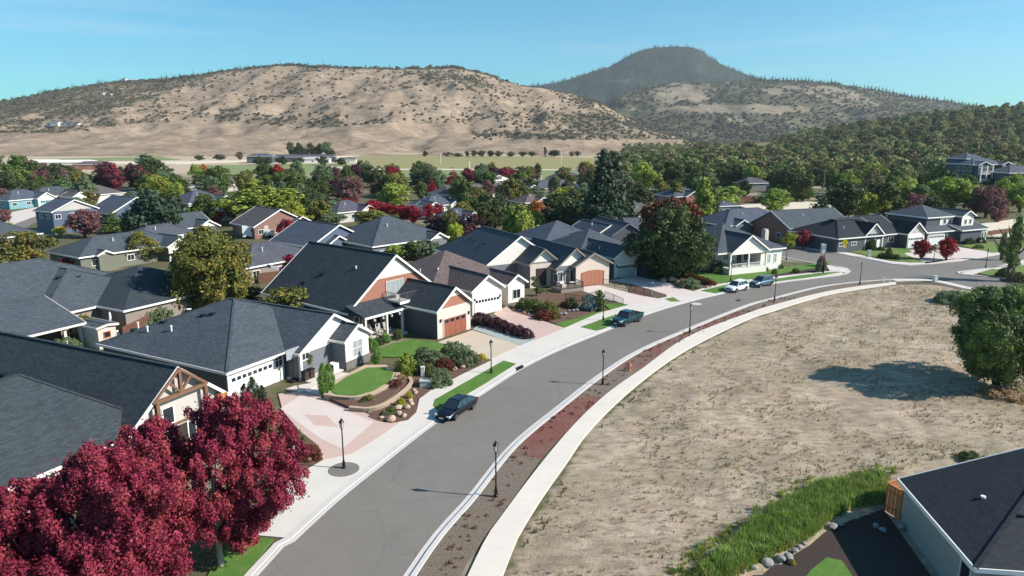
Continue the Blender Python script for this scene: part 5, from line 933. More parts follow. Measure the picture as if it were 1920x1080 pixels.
TL = [
 ('dark round tree at the far left edge', 30, 355, 290, 62, 'round', 'L_green'), ('purple brown tree right of the teal house roof', 60, 345, 300, 55, 'round', 'L_mauve'), ('mid green tree among the far left roofs', 112, 348, 306, 52, 'round', 'L_dark'), ('grey green conifer left of the maroon trees', 128, 372, 320, 30, 'cone', 'L_sage'),
 ('yellowing tree left of the maroon trees', 150, 362, 318, 40, 'oval', 'L_olive'), ('left of the two tall maroon trees', 209, 362, 300, 52, 'oval', 'L_purple'), ('right of the two tall maroon trees', 256, 358, 303, 46, 'oval', 'L_purple'), ('bright maroon face of a tree before the left maroon tree', 215, 362, 306, 36, 'oval', 'L_red'),
 ('bright maroon tree overlapping the right maroon tree', 261, 356, 307, 34, 'oval', 'L_red'), ('dark tree just right of the maroon pair', 292, 352, 298, 46, 'round', 'L_dark'), ('spiky pale green poplar row behind the maroon pair', 278, 330, 286, 34, 'column', 'L_sage'), ('blue spruce below the maroon pair', 254, 392, 352, 34, 'cone', 'L_blue'),
 ('yellow topped willow in the left neighbourhood', 300, 390, 328, 44, 'round', 'L_lime'), ('bright green tree right of the yellow topped willow', 332, 392, 338, 40, 'oval', 'L_bright'), ('tall green tree by the orange one', 368, 338, 305, 22, 'oval', 'L_bright'), ('small orange tree by the tall green one', 382, 334, 308, 18, 'round', 'L_orange'),
 ('row of dark green trees at the left middle distance', 410, 360, 312, 54, 'round', 'L_green'), ('brown purple plum tree beside the slate blue house', 160, 446, 392, 58, 'round', 'L_mauve'), ('green pine right of the brown purple plum', 216, 436, 390, 44, 'cone', 'L_green'), ('small yellow green shrub tree between plum and pine', 115, 442, 424, 20, 'round', 'L_gold'),
 ('feathery gold green tree at the left edge', 46, 512, 432, 82, 'round', 'L_olive'), ('feathery gold tree before the white garage gable', 266, 492, 434, 60, 'oval', 'L_olive'), ('bright green tree at the left edge above the gold one', 14, 462, 418, 42, 'round', 'L_bright'), ('wine red tree at the far left edge', 6, 420, 392, 30, 'round', 'L_mauve'),
 ('small scarlet maple at the white porch gable', 136, 508, 482, 36, 'round', 'L_crim'), ('scarlet bush beside the white two storey house', 404, 418, 395, 34, 'round', 'L_crim'), ('scarlet cone tree in front of the brown house', 540, 447, 408, 36, 'oval', 'L_crim'), ('scarlet tree behind the steep slate roof', 545, 518, 478, 40, 'round', 'L_crim'),
 ('large soft green willow in the middle of the neighbourhood', 500, 420, 350, 120, 'round', 'L_bright'), ('yellow green tree at the right flank of the soft green willow', 556, 432, 378, 50, 'oval', 'L_lime'), ('olive tree at the left flank of the soft green willow', 440, 412, 362, 60, 'round', 'L_green'), ('tall bright tree behind the soft green willow', 478, 376, 335, 44, 'oval', 'L_lime'),
 ('crimson tree above the willows', 522, 352, 308, 30, 'oval', 'L_crim'), ('dark tree just left of the crimson tree', 500, 352, 308, 28, 'round', 'L_dark'), ('green tree right of the crimson tree', 560, 370, 325, 50, 'round', 'L_green'), ('dark green dome tree in the centre left', 600, 376, 328, 48, 'round', 'L_dark'),
 ('blue green spruce below the dark dome', 578, 388, 345, 34, 'cone', 'L_green'), ('plum brown tree in the centre left', 634, 374, 335, 40, 'round', 'L_purple'), ('bare pinkish tree in the centre', 662, 386, 330, 42, 'round', 'L_mauve'), ('dark plum tree above the bare pinkish one', 674, 342, 308, 34, 'round', 'L_purple'),
 ('dark green tree right of the dark plum', 702, 352, 310, 40, 'round', 'L_dark'), ('small crimson ball tree on a green stem', 737, 345, 312, 26, 'round', 'L_crim'), ('lime green willow under the crimson ball', 738, 388, 344, 62, 'round', 'L_bright'), ('crimson bush in the middle of the plums', 652, 402, 372, 36, 'round', 'L_crim'),
 ('navy purple plum right of the willow', 605, 392, 368, 36, 'round', 'L_purple'), ('tall crimson hedge tree, left end of the crimson row', 700, 412, 375, 34, 'round', 'L_crim'), ('second crimson tree of the crimson row', 728, 416, 382, 38, 'round', 'L_crim'), ('third crimson tree of the crimson row', 752, 418, 384, 36, 'round', 'L_crim'), ('fourth crimson tree of the crimson row', 776, 420, 386, 34, 'round', 'L_crim'),
 ('scarlet tree right of the crimson row', 806, 412, 382, 26, 'round', 'L_crim'), ('small scarlet tree beside the blue roof', 823, 410, 382, 20, 'round', 'L_crim'), ('orange green tree behind the dark hip roof', 702, 428, 394, 60, 'round', 'L_olive'), ('grey green tree behind the slate blue roof', 622, 428, 400, 50, 'round', 'L_sage'),
 ('dark layered conifer on the left of the crimson cone', 796, 352, 300, 44, 'cone', 'L_conif'), ('crimson cone tree near the blue roof', 810, 364, 334, 22, 'cone', 'L_crim'), ('slim pale green tree beside the crimson cone', 823, 362, 316, 26, 'oval', 'L_sage'), ('big wine red tree in the far row', 850, 350, 314, 28, 'cone', 'L_red'), ('second wine red tree in the far row', 879, 346, 314, 26, 'oval', 'L_red'),
 ('soft green tree after the wine red pair', 902, 348, 318, 28, 'round', 'L_sage'), ('plum red tree before the far houses', 928, 345, 315, 30, 'round', 'L_purple'), ('wine tree touching the plum red one', 947, 345, 314, 26, 'round', 'L_red'), ('crimson tree ending the far row', 962, 344, 317, 22, 'round', 'L_crim'), ('pale green tree ending the far row', 974, 348, 322, 30, 'round', 'L_bright'),
 ('green tree left of the dark grove', 875, 418, 362, 44, 'round', 'L_green'), ('round grey green tree in the dark grove', 922, 440, 360, 60, 'round', 'L_dark'), ('dark conifer of the grove behind the pale bushy tree', 940, 420, 340, 40, 'cone', 'L_conif'), ('blackish green tree right of the pale bushy tree', 1048, 444, 364, 80, 'round', 'L_dark'), ('broad shadowy tree left of the giant conifer', 1075, 440, 352, 60, 'round', 'L_dark'),
 ('dark plum tree behind the long charcoal roof', 818, 448, 404, 40, 'round', 'L_purple'), ('mossy tree between the plum trees', 845, 450, 395, 34, 'round', 'L_olive'), ('round gold green tree behind the brown roof', 853, 462, 418, 36, 'round', 'L_lime'), ('dark purple tree right of the gold green one', 880, 452, 400, 44, 'round', 'L_purple'), ('tall dark tree behind the long charcoal roof', 910, 446, 380, 40, 'oval', 'L_dark'),
 ('orange tinged tree below the brick red gable', 1003, 410, 376, 26, 'round', 'L_orange'), ('lime tree in front of the dark panelled roof', 1058, 388, 350, 56, 'round', 'L_lime'), ('yellow ball tree by the far meadow', 1100, 320, 302, 22, 'round', 'L_gold'), ('green tree group left of the giant conifer top', 1140, 330, 282, 46, 'round', 'L_dark'),
 ('rounded yellow green tree right of the giant conifer', 1205, 362, 306, 50, 'round', 'L_bright'), ('smaller olive tree beside the rounded yellow green one', 1236, 358, 322, 34, 'round', 'L_olive'), ('dark tree with blue sheen right of the yellow green one', 1262, 360, 300, 44, 'round', 'L_dark'), ('grey green tree at the right of the dark one', 1300, 352, 302, 50, 'round', 'L_green'),
 ('slim poplar behind the brick gable', 1268, 400, 338, 24, 'column', 'L_olive'), ('tall yellow green poplar above the white cottage', 1316, 425, 334, 32, 'column', 'L_bright'), ('second poplar leaning on the tall poplar', 1334, 420, 352, 24, 'column', 'L_green'), ('smooth bright green dome tree', 1360, 394, 348, 56, 'round', 'L_bright'), ('dark evergreen hedge right of the giant conifer', 1195, 392, 352, 60, 'round', 'L_dark'),
 ('navy green dome tree near the foot of the wood', 1394, 372, 336, 28, 'oval', 'L_dark'), ('gold ball tree near the foot of the wood', 1465, 352, 322, 32, 'round', 'L_lime'), ('yellow green tree on the bright slope', 1452, 402, 350, 56, 'oval', 'L_bright'), ('lighter ball tree left of the gold ball tree', 1370, 332, 312, 24, 'round', 'L_gold'), ('pale green tree in front of the wood', 1432, 330, 298, 40, 'round', 'L_sage'),
 ('dark spruce at the foot of the wood', 1534, 424, 350, 44, 'cone', 'L_conif'), ('dark oak behind the corner house', 1580, 412, 340, 70, 'round', 'L_dark'), ('yellow green oak above the corner house', 1620, 412, 358, 56, 'round', 'L_lime'), ('dense dark tree behind the corner house roof', 1655, 412, 340, 64, 'round', 'L_green'), ('bright yellow green tree behind the two storey house', 1700, 398, 345, 62, 'round', 'L_bright'),
 ('brown purple tree left of the two storey house', 1708, 412, 362, 36, 'round', 'L_mauve'), ('large light green tree above the two storey house', 1782, 396, 332, 84, 'round', 'L_bright'), ('brownish dark tree right of the two storey house', 1848, 408, 348, 60, 'round', 'L_mauve'), ('fresh green tree below the hillside block', 1876, 396, 336, 46, 'oval', 'L_bright'), ('bright green tree at the right edge', 1912, 398, 342, 40, 'round', 'L_bright'),
 ('dark tree between the light green trees', 1830, 400, 350, 36, 'oval', 'L_dark'), ('dark tree right behind the corner house garage', 1745, 408, 365, 40, 'round', 'L_dark'), ('conifer at the left of the hillside block', 1795, 345, 300, 30, 'cone', 'L_conif'), ('brown tinted tree at the right behind the road', 1868, 420, 372, 36, 'round', 'L_mauve'),
 ('left small red maple on the corner lawn', 1727, 486, 450, 30, 'round', 'L_crim'), ('right small red maple on the corner lawn', 1774, 488, 445, 32, 'round', 'L_crim'), ('red maple between the cottage and the corner house', 1505, 466, 430, 30, 'round', 'L_red'), ('plum red tree hiding the gable behind the cottage', 1445, 444, 414, 30, 'round', 'L_red'), ('gold green shrub tree before the orange brick house', 1480, 468, 436, 24, 'round', 'L_lime'),
 ('small red tree on the broad blue grey roof line', 1378, 428, 408, 22, 'round', 'L_crim'), ('tall leaning birch at the right kerb', 1893, 528, 392, 22, 'column', 'L_tree'), ('slim young birch left of the leaning one', 1877, 488, 430, 12, 'column', 'L_tree'),
 ('gold brown shrub tree behind the slate hip roof', 552, 612, 538, 92, 'round', 'L_olive'), ('small green tree behind the slate hip roof', 470, 570, 538, 46, 'round', 'L_dark'), ('orange shrub tree behind the steep roof', 668, 480, 454, 26, 'round', 'L_orange'), ('green shrub tree left of the orange one', 630, 484, 458, 44, 'round', 'L_bright'), ('green hedge tree right of the orange one', 740, 488, 458, 44, 'round', 'L_bright'), ('silvery green hedge tree left of the charcoal roof', 800, 486, 450, 50, 'round', 'L_sage'), ('dark green hedge tree touching the silvery one', 772, 488, 452, 34, 'round', 'L_green'),
]
for a in TL: tpx(*a)
# filler trees among the far roofs, alike in the photograph
g_ = np.random.RandomState(12)
for k, (mat, lab) in enumerate((('L_green', 'mid green trees standing among the far roofs'), ('L_dark', 'dark green trees standing among the far roofs'), ('L_sage', 'grey green trees standing among the far roofs'), ('L_mauve', 'brown purple trees standing among the far roofs'), ('L_olive', 'olive trees standing among the far roofs'))):
    for _ in range((74, 66, 40, 26, 34)[k]):
        u = g_.uniform(-60, 1330); v = 334+(g_.rand()**1.6)*95
        if (v > 376 and 660 < u < 860) or (900 < u < 1330 and v > 400) or (u < 380 and v > 385 and g_.rand() < .75) or (v > 415 and g_.rand() < .5): continue
        p = P(u, v); tree(lab, p.x, p.y, g_.uniform(5.5, 10.5), g_.uniform(3.0, 5.4), ('round', 'oval', 'round', 'oval', 'round')[k], mat, 'tree', lab.replace('standing ', '').replace('the ', ''))
for _ in range(44):
    u, v = g_.uniform(1380, 1960), g_.uniform(338, 402); p = P(u, v); mat = ('L_wood', 'L_dark', 'L_green', 'L_bright')[g_.randint(4)]
    if 1800 < u and v < 372: continue
    tree('mixed green trees crowding the foot of the wood', p.x, p.y, g_.uniform(8, 13), g_.uniform(4, 6), 'round', mat, 'tree', 'trees at the foot of the wood')
for i, (u, vt, w_) in enumerate(((797, 283, 9), (838, 285, 16), (858, 287, 20), (876, 283, 8), (889, 281, 12), (903, 282, 14), (920, 282, 14), (935, 283, 14), (958, 284, 16), (980, 284, 14), (998, 284, 14), (1022, 275, 5), (1040, 281, 22), (1072, 284, 10), (1083, 283, 10), (374, 291, 18), (413, 289, 20), (450, 284, 12))):
    tpx('dark round oaks in the line along the vineyard edge', u, 294 if u > 600 else 301, vt, w_, 'round', 'L_oak' if i % 3 else 'L_dark', group='oaks lined up along the vineyard edge')
for i, u in enumerate((545, 553, 562, 572, 583, 592, 601, 622)): tpx('dark conifers clustered behind the long farm barn', u, 292, 266+(i*5) % 9, 13, 'cone' if i % 2 else 'round', 'L_dark', group='conifers behind the farm barn')
tpx('pale poplar right of the farm conifers', 613, 292, 265, 16, 'round', 'L_sage')
for i, u in enumerate((485, 500, 530, 560, 605, 640)): tpx('grey green trees around the farm buildings', u, 310, 293+(i*3) % 6, 20, 'round', 'L_dark', group='trees around the farm')

# ------------------------------------------------------------ terraces, garden walls, shrubs and rocks in the front gardens
def block_wall(label, pts, zb, zt, th=.3, m='block', cap='kerbwall', cat='retaining wall'):
    l = smooth_line(pts, .5); x0, y0 = l[0].x, l[0].y; e = empty('retaining_wall', (x0, y0, 0)); tag(e, label, cat); b = MB(); d = 0; g = random.Random(len(l)); O = Vector((x0, y0, 0))
    rows = max(2, int((zt-zb)/.2)); rh = (zt-zb)/rows
    for r_ in range(rows):
        L = resample(l, max(3, int(sum((q-p).length for p, q in zip(l, l[1:]))/.42)))
        for i, (p, q) in enumerate(zip(L, L[1:])):
            if r_ % 2: s_ = (q-p)*.5; p, q = p+s_, q+s_
            c = (p+q)/2-O; dd = (q-p); n = Vector((-dd.y, dd.x, 0)).normalized(); b.obox(c+Vector((0, 0, zb+rh*(r_+.5)))+n*g.uniform(-.02, .02), dd*.47, n*th/2, (0, 0, rh*.46))
    o = b.build('block', M[m], e); o['kind'] = 'stuff'
    c_ = ribbon('cap', [p-O for p in offset(l, -th*.6)], [p-O for p in offset(l, th*.6)], zt-.02, zt+.05, M[cap], e, None); ribbon('core', [p-O for p in offset(l, -th*.35)], [p-O for p in offset(l, th*.35)], zb-.2, zt-.03, M[m], e, None); return e
LAWN2 = [(627, 722), (650, 706), (688, 689), (716, 688), (738, 698), (733, 712), (703, 731), (668, 741), (634, 740), (622, 734)]
sheet('raised_lawn', PL(LAWN2, .62), .62, M['lawn'], .7); sheet('raised_bed', PL([(609, 743), (640, 740), (668, 742), (704, 732), (736, 713), (744, 700), (765, 715), (722, 752), (692, 762), (655, 762)], .35), .36, M['mulch'], .45)
sheet('raised_lawn_edge', PL([(612, 742), (626, 715), (684, 684), (724, 684), (746, 700), (737, 716), (704, 735), (668, 745), (632, 744)], .55), .56, M['kerbwall'], .6)
block_wall('upper curved retaining wall of tan blocks below the round lawn', PL([(608, 741), (636, 745), (668, 746), (704, 736), (738, 716), (747, 701)], .5), 0, .62)
block_wall('lower curved retaining wall of tan blocks above the rock bed', PL([(655, 764), (692, 766), (722, 757), (752, 737), (771, 718), (768, 708)], .4), 0, .46)
sheet('planting_bed', PL([(690, 781), (702, 770), (750, 742), (774, 720), (784, 738), (781, 772), (765, 787), (734, 793), (710, 789)], .12), .135, M['mulch'], .12)
sheet('front_path', PL([(560, 735), (600, 722), (627, 722), (652, 705), (660, 700), (640, 698), (600, 715), (560, 722)], .3), .3, M['drive_white'], .35)
sheet('front_path', PL([(536, 730), (553, 724), (612, 727), (604, 742), (575, 735)], .15), .2, M['drive_white'], .2)
def rocks(label, lst, group, m='rock'):
    for i, (u, v, r_) in enumerate(lst):
        p = P(u, v, .1); o = MB().blob((0, 0, r_*.45), (r_, r_*.8, r_*.65), i+int(u), 2, .3).build('rock', M[m], None); o.location = (p.x, p.y, .1); o.rotation_euler.z = rnd.random()*6; tag(o, label, 'rock', group)
rocks('tan boulder in the mulch at the foot of the lower wall', [(716, 785, .28), (733, 789, .55), (748, 779, .42), (758, 782, .35), (748, 768, .45), (762, 766, .4), (772, 760, .35), (770, 753, .3), (780, 738, .3), (777, 733, .25)], 'boulders below the lower garden wall')
rocks('pale boulders in the wine red shrub bed', [(793, 668, .55), (804, 672, .5), (851, 694, .4), (868, 690, .35)], 'boulders in the shrub bed')
rocks('small pale stones edging the bed beside the pink drive', [(549, 868, .3), (562, 858, .25), (580, 864, .25), (592, 860, .2), (604, 858, .2), (550, 874, .28)], 'stones beside the pink drive')
rocks('grey stones bordering the mulch bed below the staggered gables', [(1022+i*7.5, 597-i*2.2+(i % 3)*2, .3+.05*(i % 3)) for i in range(14)]+[(975+i*8, 583+i*3.6, .25) for i in range(6)], 'stones bordering the mulch bed', 'greyrock')
rocks('pale boulders before the low dark hedge', [(1250, 523, .7), (1262, 527, .8), (1244, 528, .6), (1272, 533, .6), (1310, 540, .4), (1325, 540, .35), (1333, 538, .3)], 'boulders before the low dark hedge')
rocks('white stones along the dark bed at the lower right', [(1392, 1075, .35), (1413, 1068, .3), (1436, 1060, .45), (1463, 1052, .35), (1478, 1050, .4), (1490, 1036, .3), (1498, 1028, .25), (1506, 1022, .25), (1562, 990, .35), (1575, 985, .3), (1642, 990, .3), (1655, 996, .3), (1690, 990, .35), (1393, 1019, .4)], 'white stones along the dark bed', 'greyrock')
for i, a in enumerate((('rounded grey green shrub at the walk, right of the utility box', 825, 722, 1.7, 54), ('large bright green shrub beside the round lawn', 761, 702, 2.3, 44, 'L_bright'), ('tallest grey green shrub behind the wine red bush', 812, 682, 1.4, 60), ('grey green mound shrub next to the beige drive', 853, 668, 1.7, 62), ('second mound shrub nearer the beige drive', 876, 684, 1.6, 52),
      ('wine red shrub in the middle of the grey green mounds', 833, 695, 1.3, 44, 'L_redbrown'), ('grey shrub at the left of the mounds', 793, 672, 1.3, 34), ('small yellow shrub at the walk end of the mound bed', 903, 676, .8, 20, 'L_gold'), ('olive shrub left of the wine red shrub', 806, 704, 1.2, 34, 'L_olive'), ('dark shrub right of the bright green one', 786, 700, 1.3, 32, 'L_dark'),
      ('clipped dark green ball shrub on the house side', 713, 645, 1.1, 24, 'L_dark'), ('clipped two toned shrub before the porch', 722, 642, 1.2, 22, 'L_cyp'), ('clipped shrub under the dark garage wall', 746, 636, 1.2, 22, 'L_green'), ('round clipped shrub at the porch corner', 697, 652, 1.2, 24, 'L_cyp'),
      ('brown leaved shrub between the two garden walls', 740, 730, 1.0, 34, 'L_redbrown'), ('dry rusty shrub between the two garden walls', 752, 718, .9, 26, 'L_rust'), ('small olive shrub on the lower terrace', 692, 756, .8, 30, 'L_olive'), ('dark low shrub on the lower terrace', 677, 760, .5, 20, 'L_dark'),
      ('yellow flowering clump above the rock bed', 768, 748, .8, 14, 'L_gold'), ('yellow green clump among the boulders', 752, 762, .8, 20, 'L_yelg'), ('green low shrub among the boulders', 732, 776, .7, 22, 'L_green'), ('grey low clump by the largest boulder', 722, 780, .5, 18, 'L_sage'),
      ('green shrub with white flowers at the drive edge behind the red maples', 560, 848, 1.7, 34, 'L_green'), ('wine red shrub at the drive edge behind the red maples', 582, 862, 1.2, 44, 'L_redbrown'),
      ('green shrub left in the mulch bed of the staggered gables', 984, 578, 1.5, 34, 'L_green'), ('broad green shrub in the mulch bed', 1003, 584, 1.8, 40, 'L_green'), ('olive shrub with rusty leaves in the mulch bed', 1030, 590, 1.9, 38, 'L_olive'), ('rusty shrub at the front of the mulch bed', 1020, 598, 1.2, 44, 'L_redbrown'), ('small ball shrub at the mulch bed front', 1042, 598, 1.0, 20, 'L_olive'),
      ('dark round shrub under the terrace', 1071, 578, 1.6, 26, 'L_dark'), ('blue grey ball spruce', 1106, 582, 2.2, 34, 'L_blue'), ('low brown shrub left of the ball spruce', 1058, 575, .8, 20, 'L_redbrown'),
      ('grey green shrub in the bed before the spreading dark tree', 1292, 539, 1.5, 46, 'L_sage'), ('small dark shrub in front of the dark tree', 1252, 522, 1.4, 22, 'L_dark'), ('green shrub at the cottage corner', 1345, 512, 2.2, 30, 'L_green'), ('round shrub at the cottage wall, left', 1434, 508, .9, 14, 'L_dark'), ('round shrub at the cottage wall, right', 1463, 504, .9, 12, 'L_dark'), ('low shrub on the cottage lawn', 1452, 514, 1, 12, 'L_green'), ('low shrub in the corner bed', 1492, 512, .9, 16, 'L_dark'), ('pale shrub behind the black pole', 1536, 510, 1.8, 16, 'L_sage'), ('twiggy shrub near the street corner', 1540, 500, 2.0, 18, 'L_mauve'),
      ('dark round topiary at the entry gable', 1634, 470, 2.4, 16, 'L_dark'), ('olive shrub on the corner lawn', 1666, 481, 1.8, 14, 'L_dark'), ('grey shrub in front of the long dark corner house', 1562, 466, 3.2, 20, 'L_sage'), ('shrub below the white upper bay', 1817, 458, 1.4, 20, 'L_dark'), ('shrub beside the small second garage', 1838, 456, 1.4, 18, 'L_dark'), ('low green shrub at the second drive', 1835, 466, .9, 18, 'L_green'),
      ('dark shrub on the right traffic corner', 1885, 520, 1.7, 34, 'L_dark'), ('second dark shrub right on the traffic corner', 1908, 528, 1.6, 34, 'L_dark'), ('rust coloured dry brush at the foot of the field tree', 1873, 748, 1.1, 90, 'L_rust'), ('golden dry grass mound right of the field tree', 1905, 738, 1.2, 60, 'L_dry'), ('pale green bush behind the field tree', 1782, 570, 1.9, 64, 'L_sage'), ('bright green bush at the back of the field tree', 1800, 566, 1.6, 40, 'L_bright'),
      ('leafy bamboo like shrub beside the patio', 268, 612, 2.4, 62, 'L_sage'), ('leafy shrub left of the patio corner', 305, 608, 2.2, 50, 'L_sage'), ('gold leaved shrub in the patio court', 160, 640, 3.0, 60, 'L_olive'), ('low shrub at the patio court, front', 125, 658, 1.6, 60, 'L_sage'), ('green hedge bush below the patio roof', 30, 655, 2.4, 60, 'L_bright'), ('green bush at the patio, left end', 70, 652, 2.0, 40, 'L_green'),
      ('yellow weed clump at the lower field edge', 1465, 985, .9, 34, 'L_yelg'), ('yellow flower clump by the white stones', 1487, 1060, .4, 10, 'L_gold'), ('dark brush at the field edge near the pale wall', 1820, 866, .8, 50, 'L_dark'))):
    label, u, v, hh, w_ = a[:5]; bpx(label, u, v, hh, w_, a[5] if len(a) > 5 else 'L_sage')
# long purple hedge between two drives
for i in range(7): bpx('dark purple barberry bushes forming the hedge between the two drives', 900+i*14.5, 606+i*4.6, 1.45-.04*i, 34, 'L_purple', group='purple barberry hedge')
for i in range(7): bpx('low dark clipped bushes edging the cottage lawn', 1276+i*9.5, 516+i*3.2, 1.0, 22, 'L_dark' if i % 2 else 'L_redbrown', group='low clipped hedge of the cottage')
for i in range(8): bpx('dark low bushes along the front of the corner house', 1560+i*13, 466+i*.6, .9, 16, 'L_dark', group='bushes along the corner house')
for i in range(5): bpx('dark clipped hedge bushes on the corner', 1652+i*7.5, 484+i*.8, 1.1, 14, 'L_dark', group='corner hedge')
for lab, u, v, hh, r_ in (('left column of the pair of clipped cypresses on the round lawn', 607, 741, 3.0, .62), ('right column of the pair of clipped cypresses on the round lawn', 619, 738, 2.9, .6), ('single clipped cypress by the stone skirting', 706, 684, 2.5, .62), ('left dark cone shrub before the white garage door', 460, 758, 1.9, .5), ('middle dark cone shrub before the white garage door', 476, 758, 2.5, .6), ('right dark cone shrub before the white garage door', 493, 756, 1.7, .45)):
    p = P(u, v, .1); c = bush(lab, p.x, p.y, hh*1.22, r_*.95, 'L_cyp' if hh > 2.6 or u == 706 else 'L_conif', 'cypress', zb=.1)
# topiary cloud tree
p = P(1125, 583); e = empty('topiary', p); tag(e, 'cloud pruned topiary with stacked green balls beside the ball spruce', 'topiary')
MB().tube([(0, 0, 0), (.1, 0, 1.4), (-.05, 0, 3.0)], [.1, .08, .04], 6).build('trunk', M['bark'], e)
for x, z_, r_ in ((.1, .0, .9), (0, .9, 1.15), (-.1, 2.2, .75)):
    c = D.objects.new('foliage_ball', CM['lod0']); C.objects.link(c); c.parent = e; c.location = (x, 0, z_); c.scale = (r_, r_, r_*1.2); c.material_slots[0].link = 'OBJECT'; c.material_slots[0].material = M['L_green']
p = P(1006, 556); e = empty('topiary', p); tag(e, 'cloud pruned topiary against the dark garage side wall', 'topiary'); MB().tube([(0, 0, 0), (0, 0, 2.6)], [.1, .05], 6).build('trunk', M['bark'], e)
for x, z_, r_ in ((.5, .5, .9), (0, 1.5, .8), (-.3, 2.5, .65)):
    c = D.objects.new('foliage_ball', CM['lod1']); C.objects.link(c); c.parent = e; c.location = (x, 0, z_); c.scale = (r_, r_, r_*1.1); c.material_slots[0].link = 'OBJECT'; c.material_slots[0].material = M['L_green']

twig = D.objects.new('leaf_litter', crown_mesh('litter', 20, 'dome', 9, .3, 6, .5, .3)); twig.data.materials.clear(); twig.data.materials.append(M['L_redbrown'])
# dry tufts, tall grass, bottom right yard
tuft = D.objects.new('tuft', crown_mesh('tuft', 26, 'dome', 8, .42, 8, .5, .4)); tuft.data.materials.clear(); tuft.data.materials.append(M['L_dry'])
def blade_mesh(name, n, seed, mat, lean=.35, wd=.03):
    g = random.Random(seed); m = MB()
    for _ in range(n):
        a = g.uniform(0, 6.28); r_ = g.uniform(0, .35); x, y = r_*math.cos(a), r_*math.sin(a); b = g.uniform(0, 6.28); lx, ly = math.cos(b)*lean*g.random(), math.sin(b)*lean*g.random(); h_ = g.uniform(.5, 1); t_ = g.uniform(0, 3.14); cx, cy = math.cos(t_)*wd, math.sin(t_)*wd
        m.face([(x-cx, y-cy, 0), (x+cx, y+cy, 0), (x+lx*.4+cx*.8, y+ly*.4+cy*.8, h_*.6), (x+lx*.4-cx*.8, y+ly*.4-cy*.8, h_*.6)]); m.face([(x+lx*.4-cx*.8, y+ly*.4-cy*.8, h_*.6), (x+lx*.4+cx*.8, y+ly*.4+cy*.8, h_*.6), (x+lx, y+ly, h_)])
    o = m.build(name, M[mat]); C.objects.unlink(o); return o
def pts_in(poly, n, seed, clump=0., zf=True):
    g = np.random.RandomState(seed); P_ = np.array([(p[0], p[1]) for p in poly]); lo, hi = P_.min(0), P_.max(0); xy = g.uniform(lo, hi, (n*5, 2)); k = inside(xy[:, 0], xy[:, 1], [tuple(p) for p in P_]); xy = xy[k]
    if clump: k = fbm(xy[:, 0]*.35+3, xy[:, 1]*.35, 3)+g.rand(len(xy))*.25 > clump; xy = xy[k]
    xy = xy[:n]; return np.stack([xy[:, 0], xy[:, 1], (zg(xy[:, 0], xy[:, 1]) if zf else 0*xy[:, 0])-.02], 1)
field_in = [(p.x, p.y) for p in offset(SR, .8)]+[(p.x, p.y) for p in PL([(1745, 537), (1800, 545), (1920, 566), (2100, 620)])]+[(80, 60), (50, 47)]+[(p.x, p.y) for p in PL([(1920, 850), (1650, 900), (1480, 960), (1380, 1080)])]+[(6, 24)]
dryb = blade_mesh('dry_tuft', 16, 3, 'L_dry', .7, .035); dryb2 = blade_mesh('dry_tuft', 14, 4, 'L_rust', .8, .04); dryg = blade_mesh('dry_tuft', 14, 5, 'L_olive', .6, .04)
scatter('dry_grass', pts_in(field_in, 7000, 1, .5), dryb, .07, .3, 'short dry grass tufts all over the bare field', 'dry grass', tilt=.3)
scatter('dry_grass', pts_in(field_in, 2600, 2, .64), dryb2, .08, .32, 'rusty dry weeds in patches on the bare field', 'dry weeds', tilt=.3)
scatter('dry_grass', pts_in(field_in, 2200, 3, .7), dryg, .1, .3, 'olive weeds in patches on the bare field', 'weeds', tilt=.3)
edge = [(p.x, p.y) for p in offset(SR, .35)[8:48]]+[(p.x, p.y) for p in reversed(offset(SR, 1.3)[8:48])]
scatter('dry_grass', pts_in(edge, 500, 4, .52), dryg, .25, .5, 'greenish weeds along the field side of the sidewalk', 'weeds', tilt=.2)
clod = MB().blob((0, 0, .2), (1, .8, .5), 4, 1, .3).build('clod', M['rock']); C.objects.unlink(clod)
scatter('clods', pts_in(field_in, 2600, 6, .55), clod, .03, .11, 'clods and small stones in the bare field', 'stones')
tg = blade_mesh('tall_grass', 30, 7, 'L_blade', .5, .03); tg2 = blade_mesh('tall_grass', 26, 9, 'L_yelg', .5, .03)
GP = PL([(1300, 1100), (1350, 1050), (1420, 985), (1500, 935), (1560, 915), (1640, 898), (1662, 905), (1656, 950), (1600, 955), (1545, 985), (1500, 1020), (1440, 1050), (1385, 1080), (1350, 1120)])
scatter('tall_grass', pts_in(GP, 2300, 5, .42), tg, .25, 1.15, 'tall green grass between the bare field and the black roofed house', 'tall grass', tilt=.25)
GP2 = PL([(1240, 1100), (1300, 1040), (1400, 965), (1480, 915), (1560, 893), (1650, 878), (1700, 885), (1662, 905), (1600, 925), (1500, 950), (1420, 1000), (1350, 1060), (1310, 1110)])
scatter('tall_grass', pts_in(GP2, 420, 9, .56), tg, .15, .6, 'scattered shorter green grass clumps along the field side', 'tall grass', tilt=.3); scatter('tall_grass', pts_in(GP2, 500, 19, .5), tg2, .12, .45, 'scattered yellow green clumps along the field side', 'tall grass', tilt=.3)
scatter('tall_grass', pts_in(GP, 800, 8, .52), tg2, .3, .9, 'yellow green weeds within the tall grass', 'tall grass', tilt=.25)
scatter('dry_grass', pts_in(GP, 900, 31), dryb2, .3, .8, 'dry brown stalks mixed into the tall grass', 'dry grass', tilt=.3)
MX = [(p[0]+g_.uniform(-1, 2.0), p[1]+g_.uniform(.5, 3.2)) for p in PL([(1440, 960), (1500, 925), (1560, 905), (1620, 890), (1380, 1010), (1700, 885), (1760, 870), (1800, 862)]) for _ in range(20)]
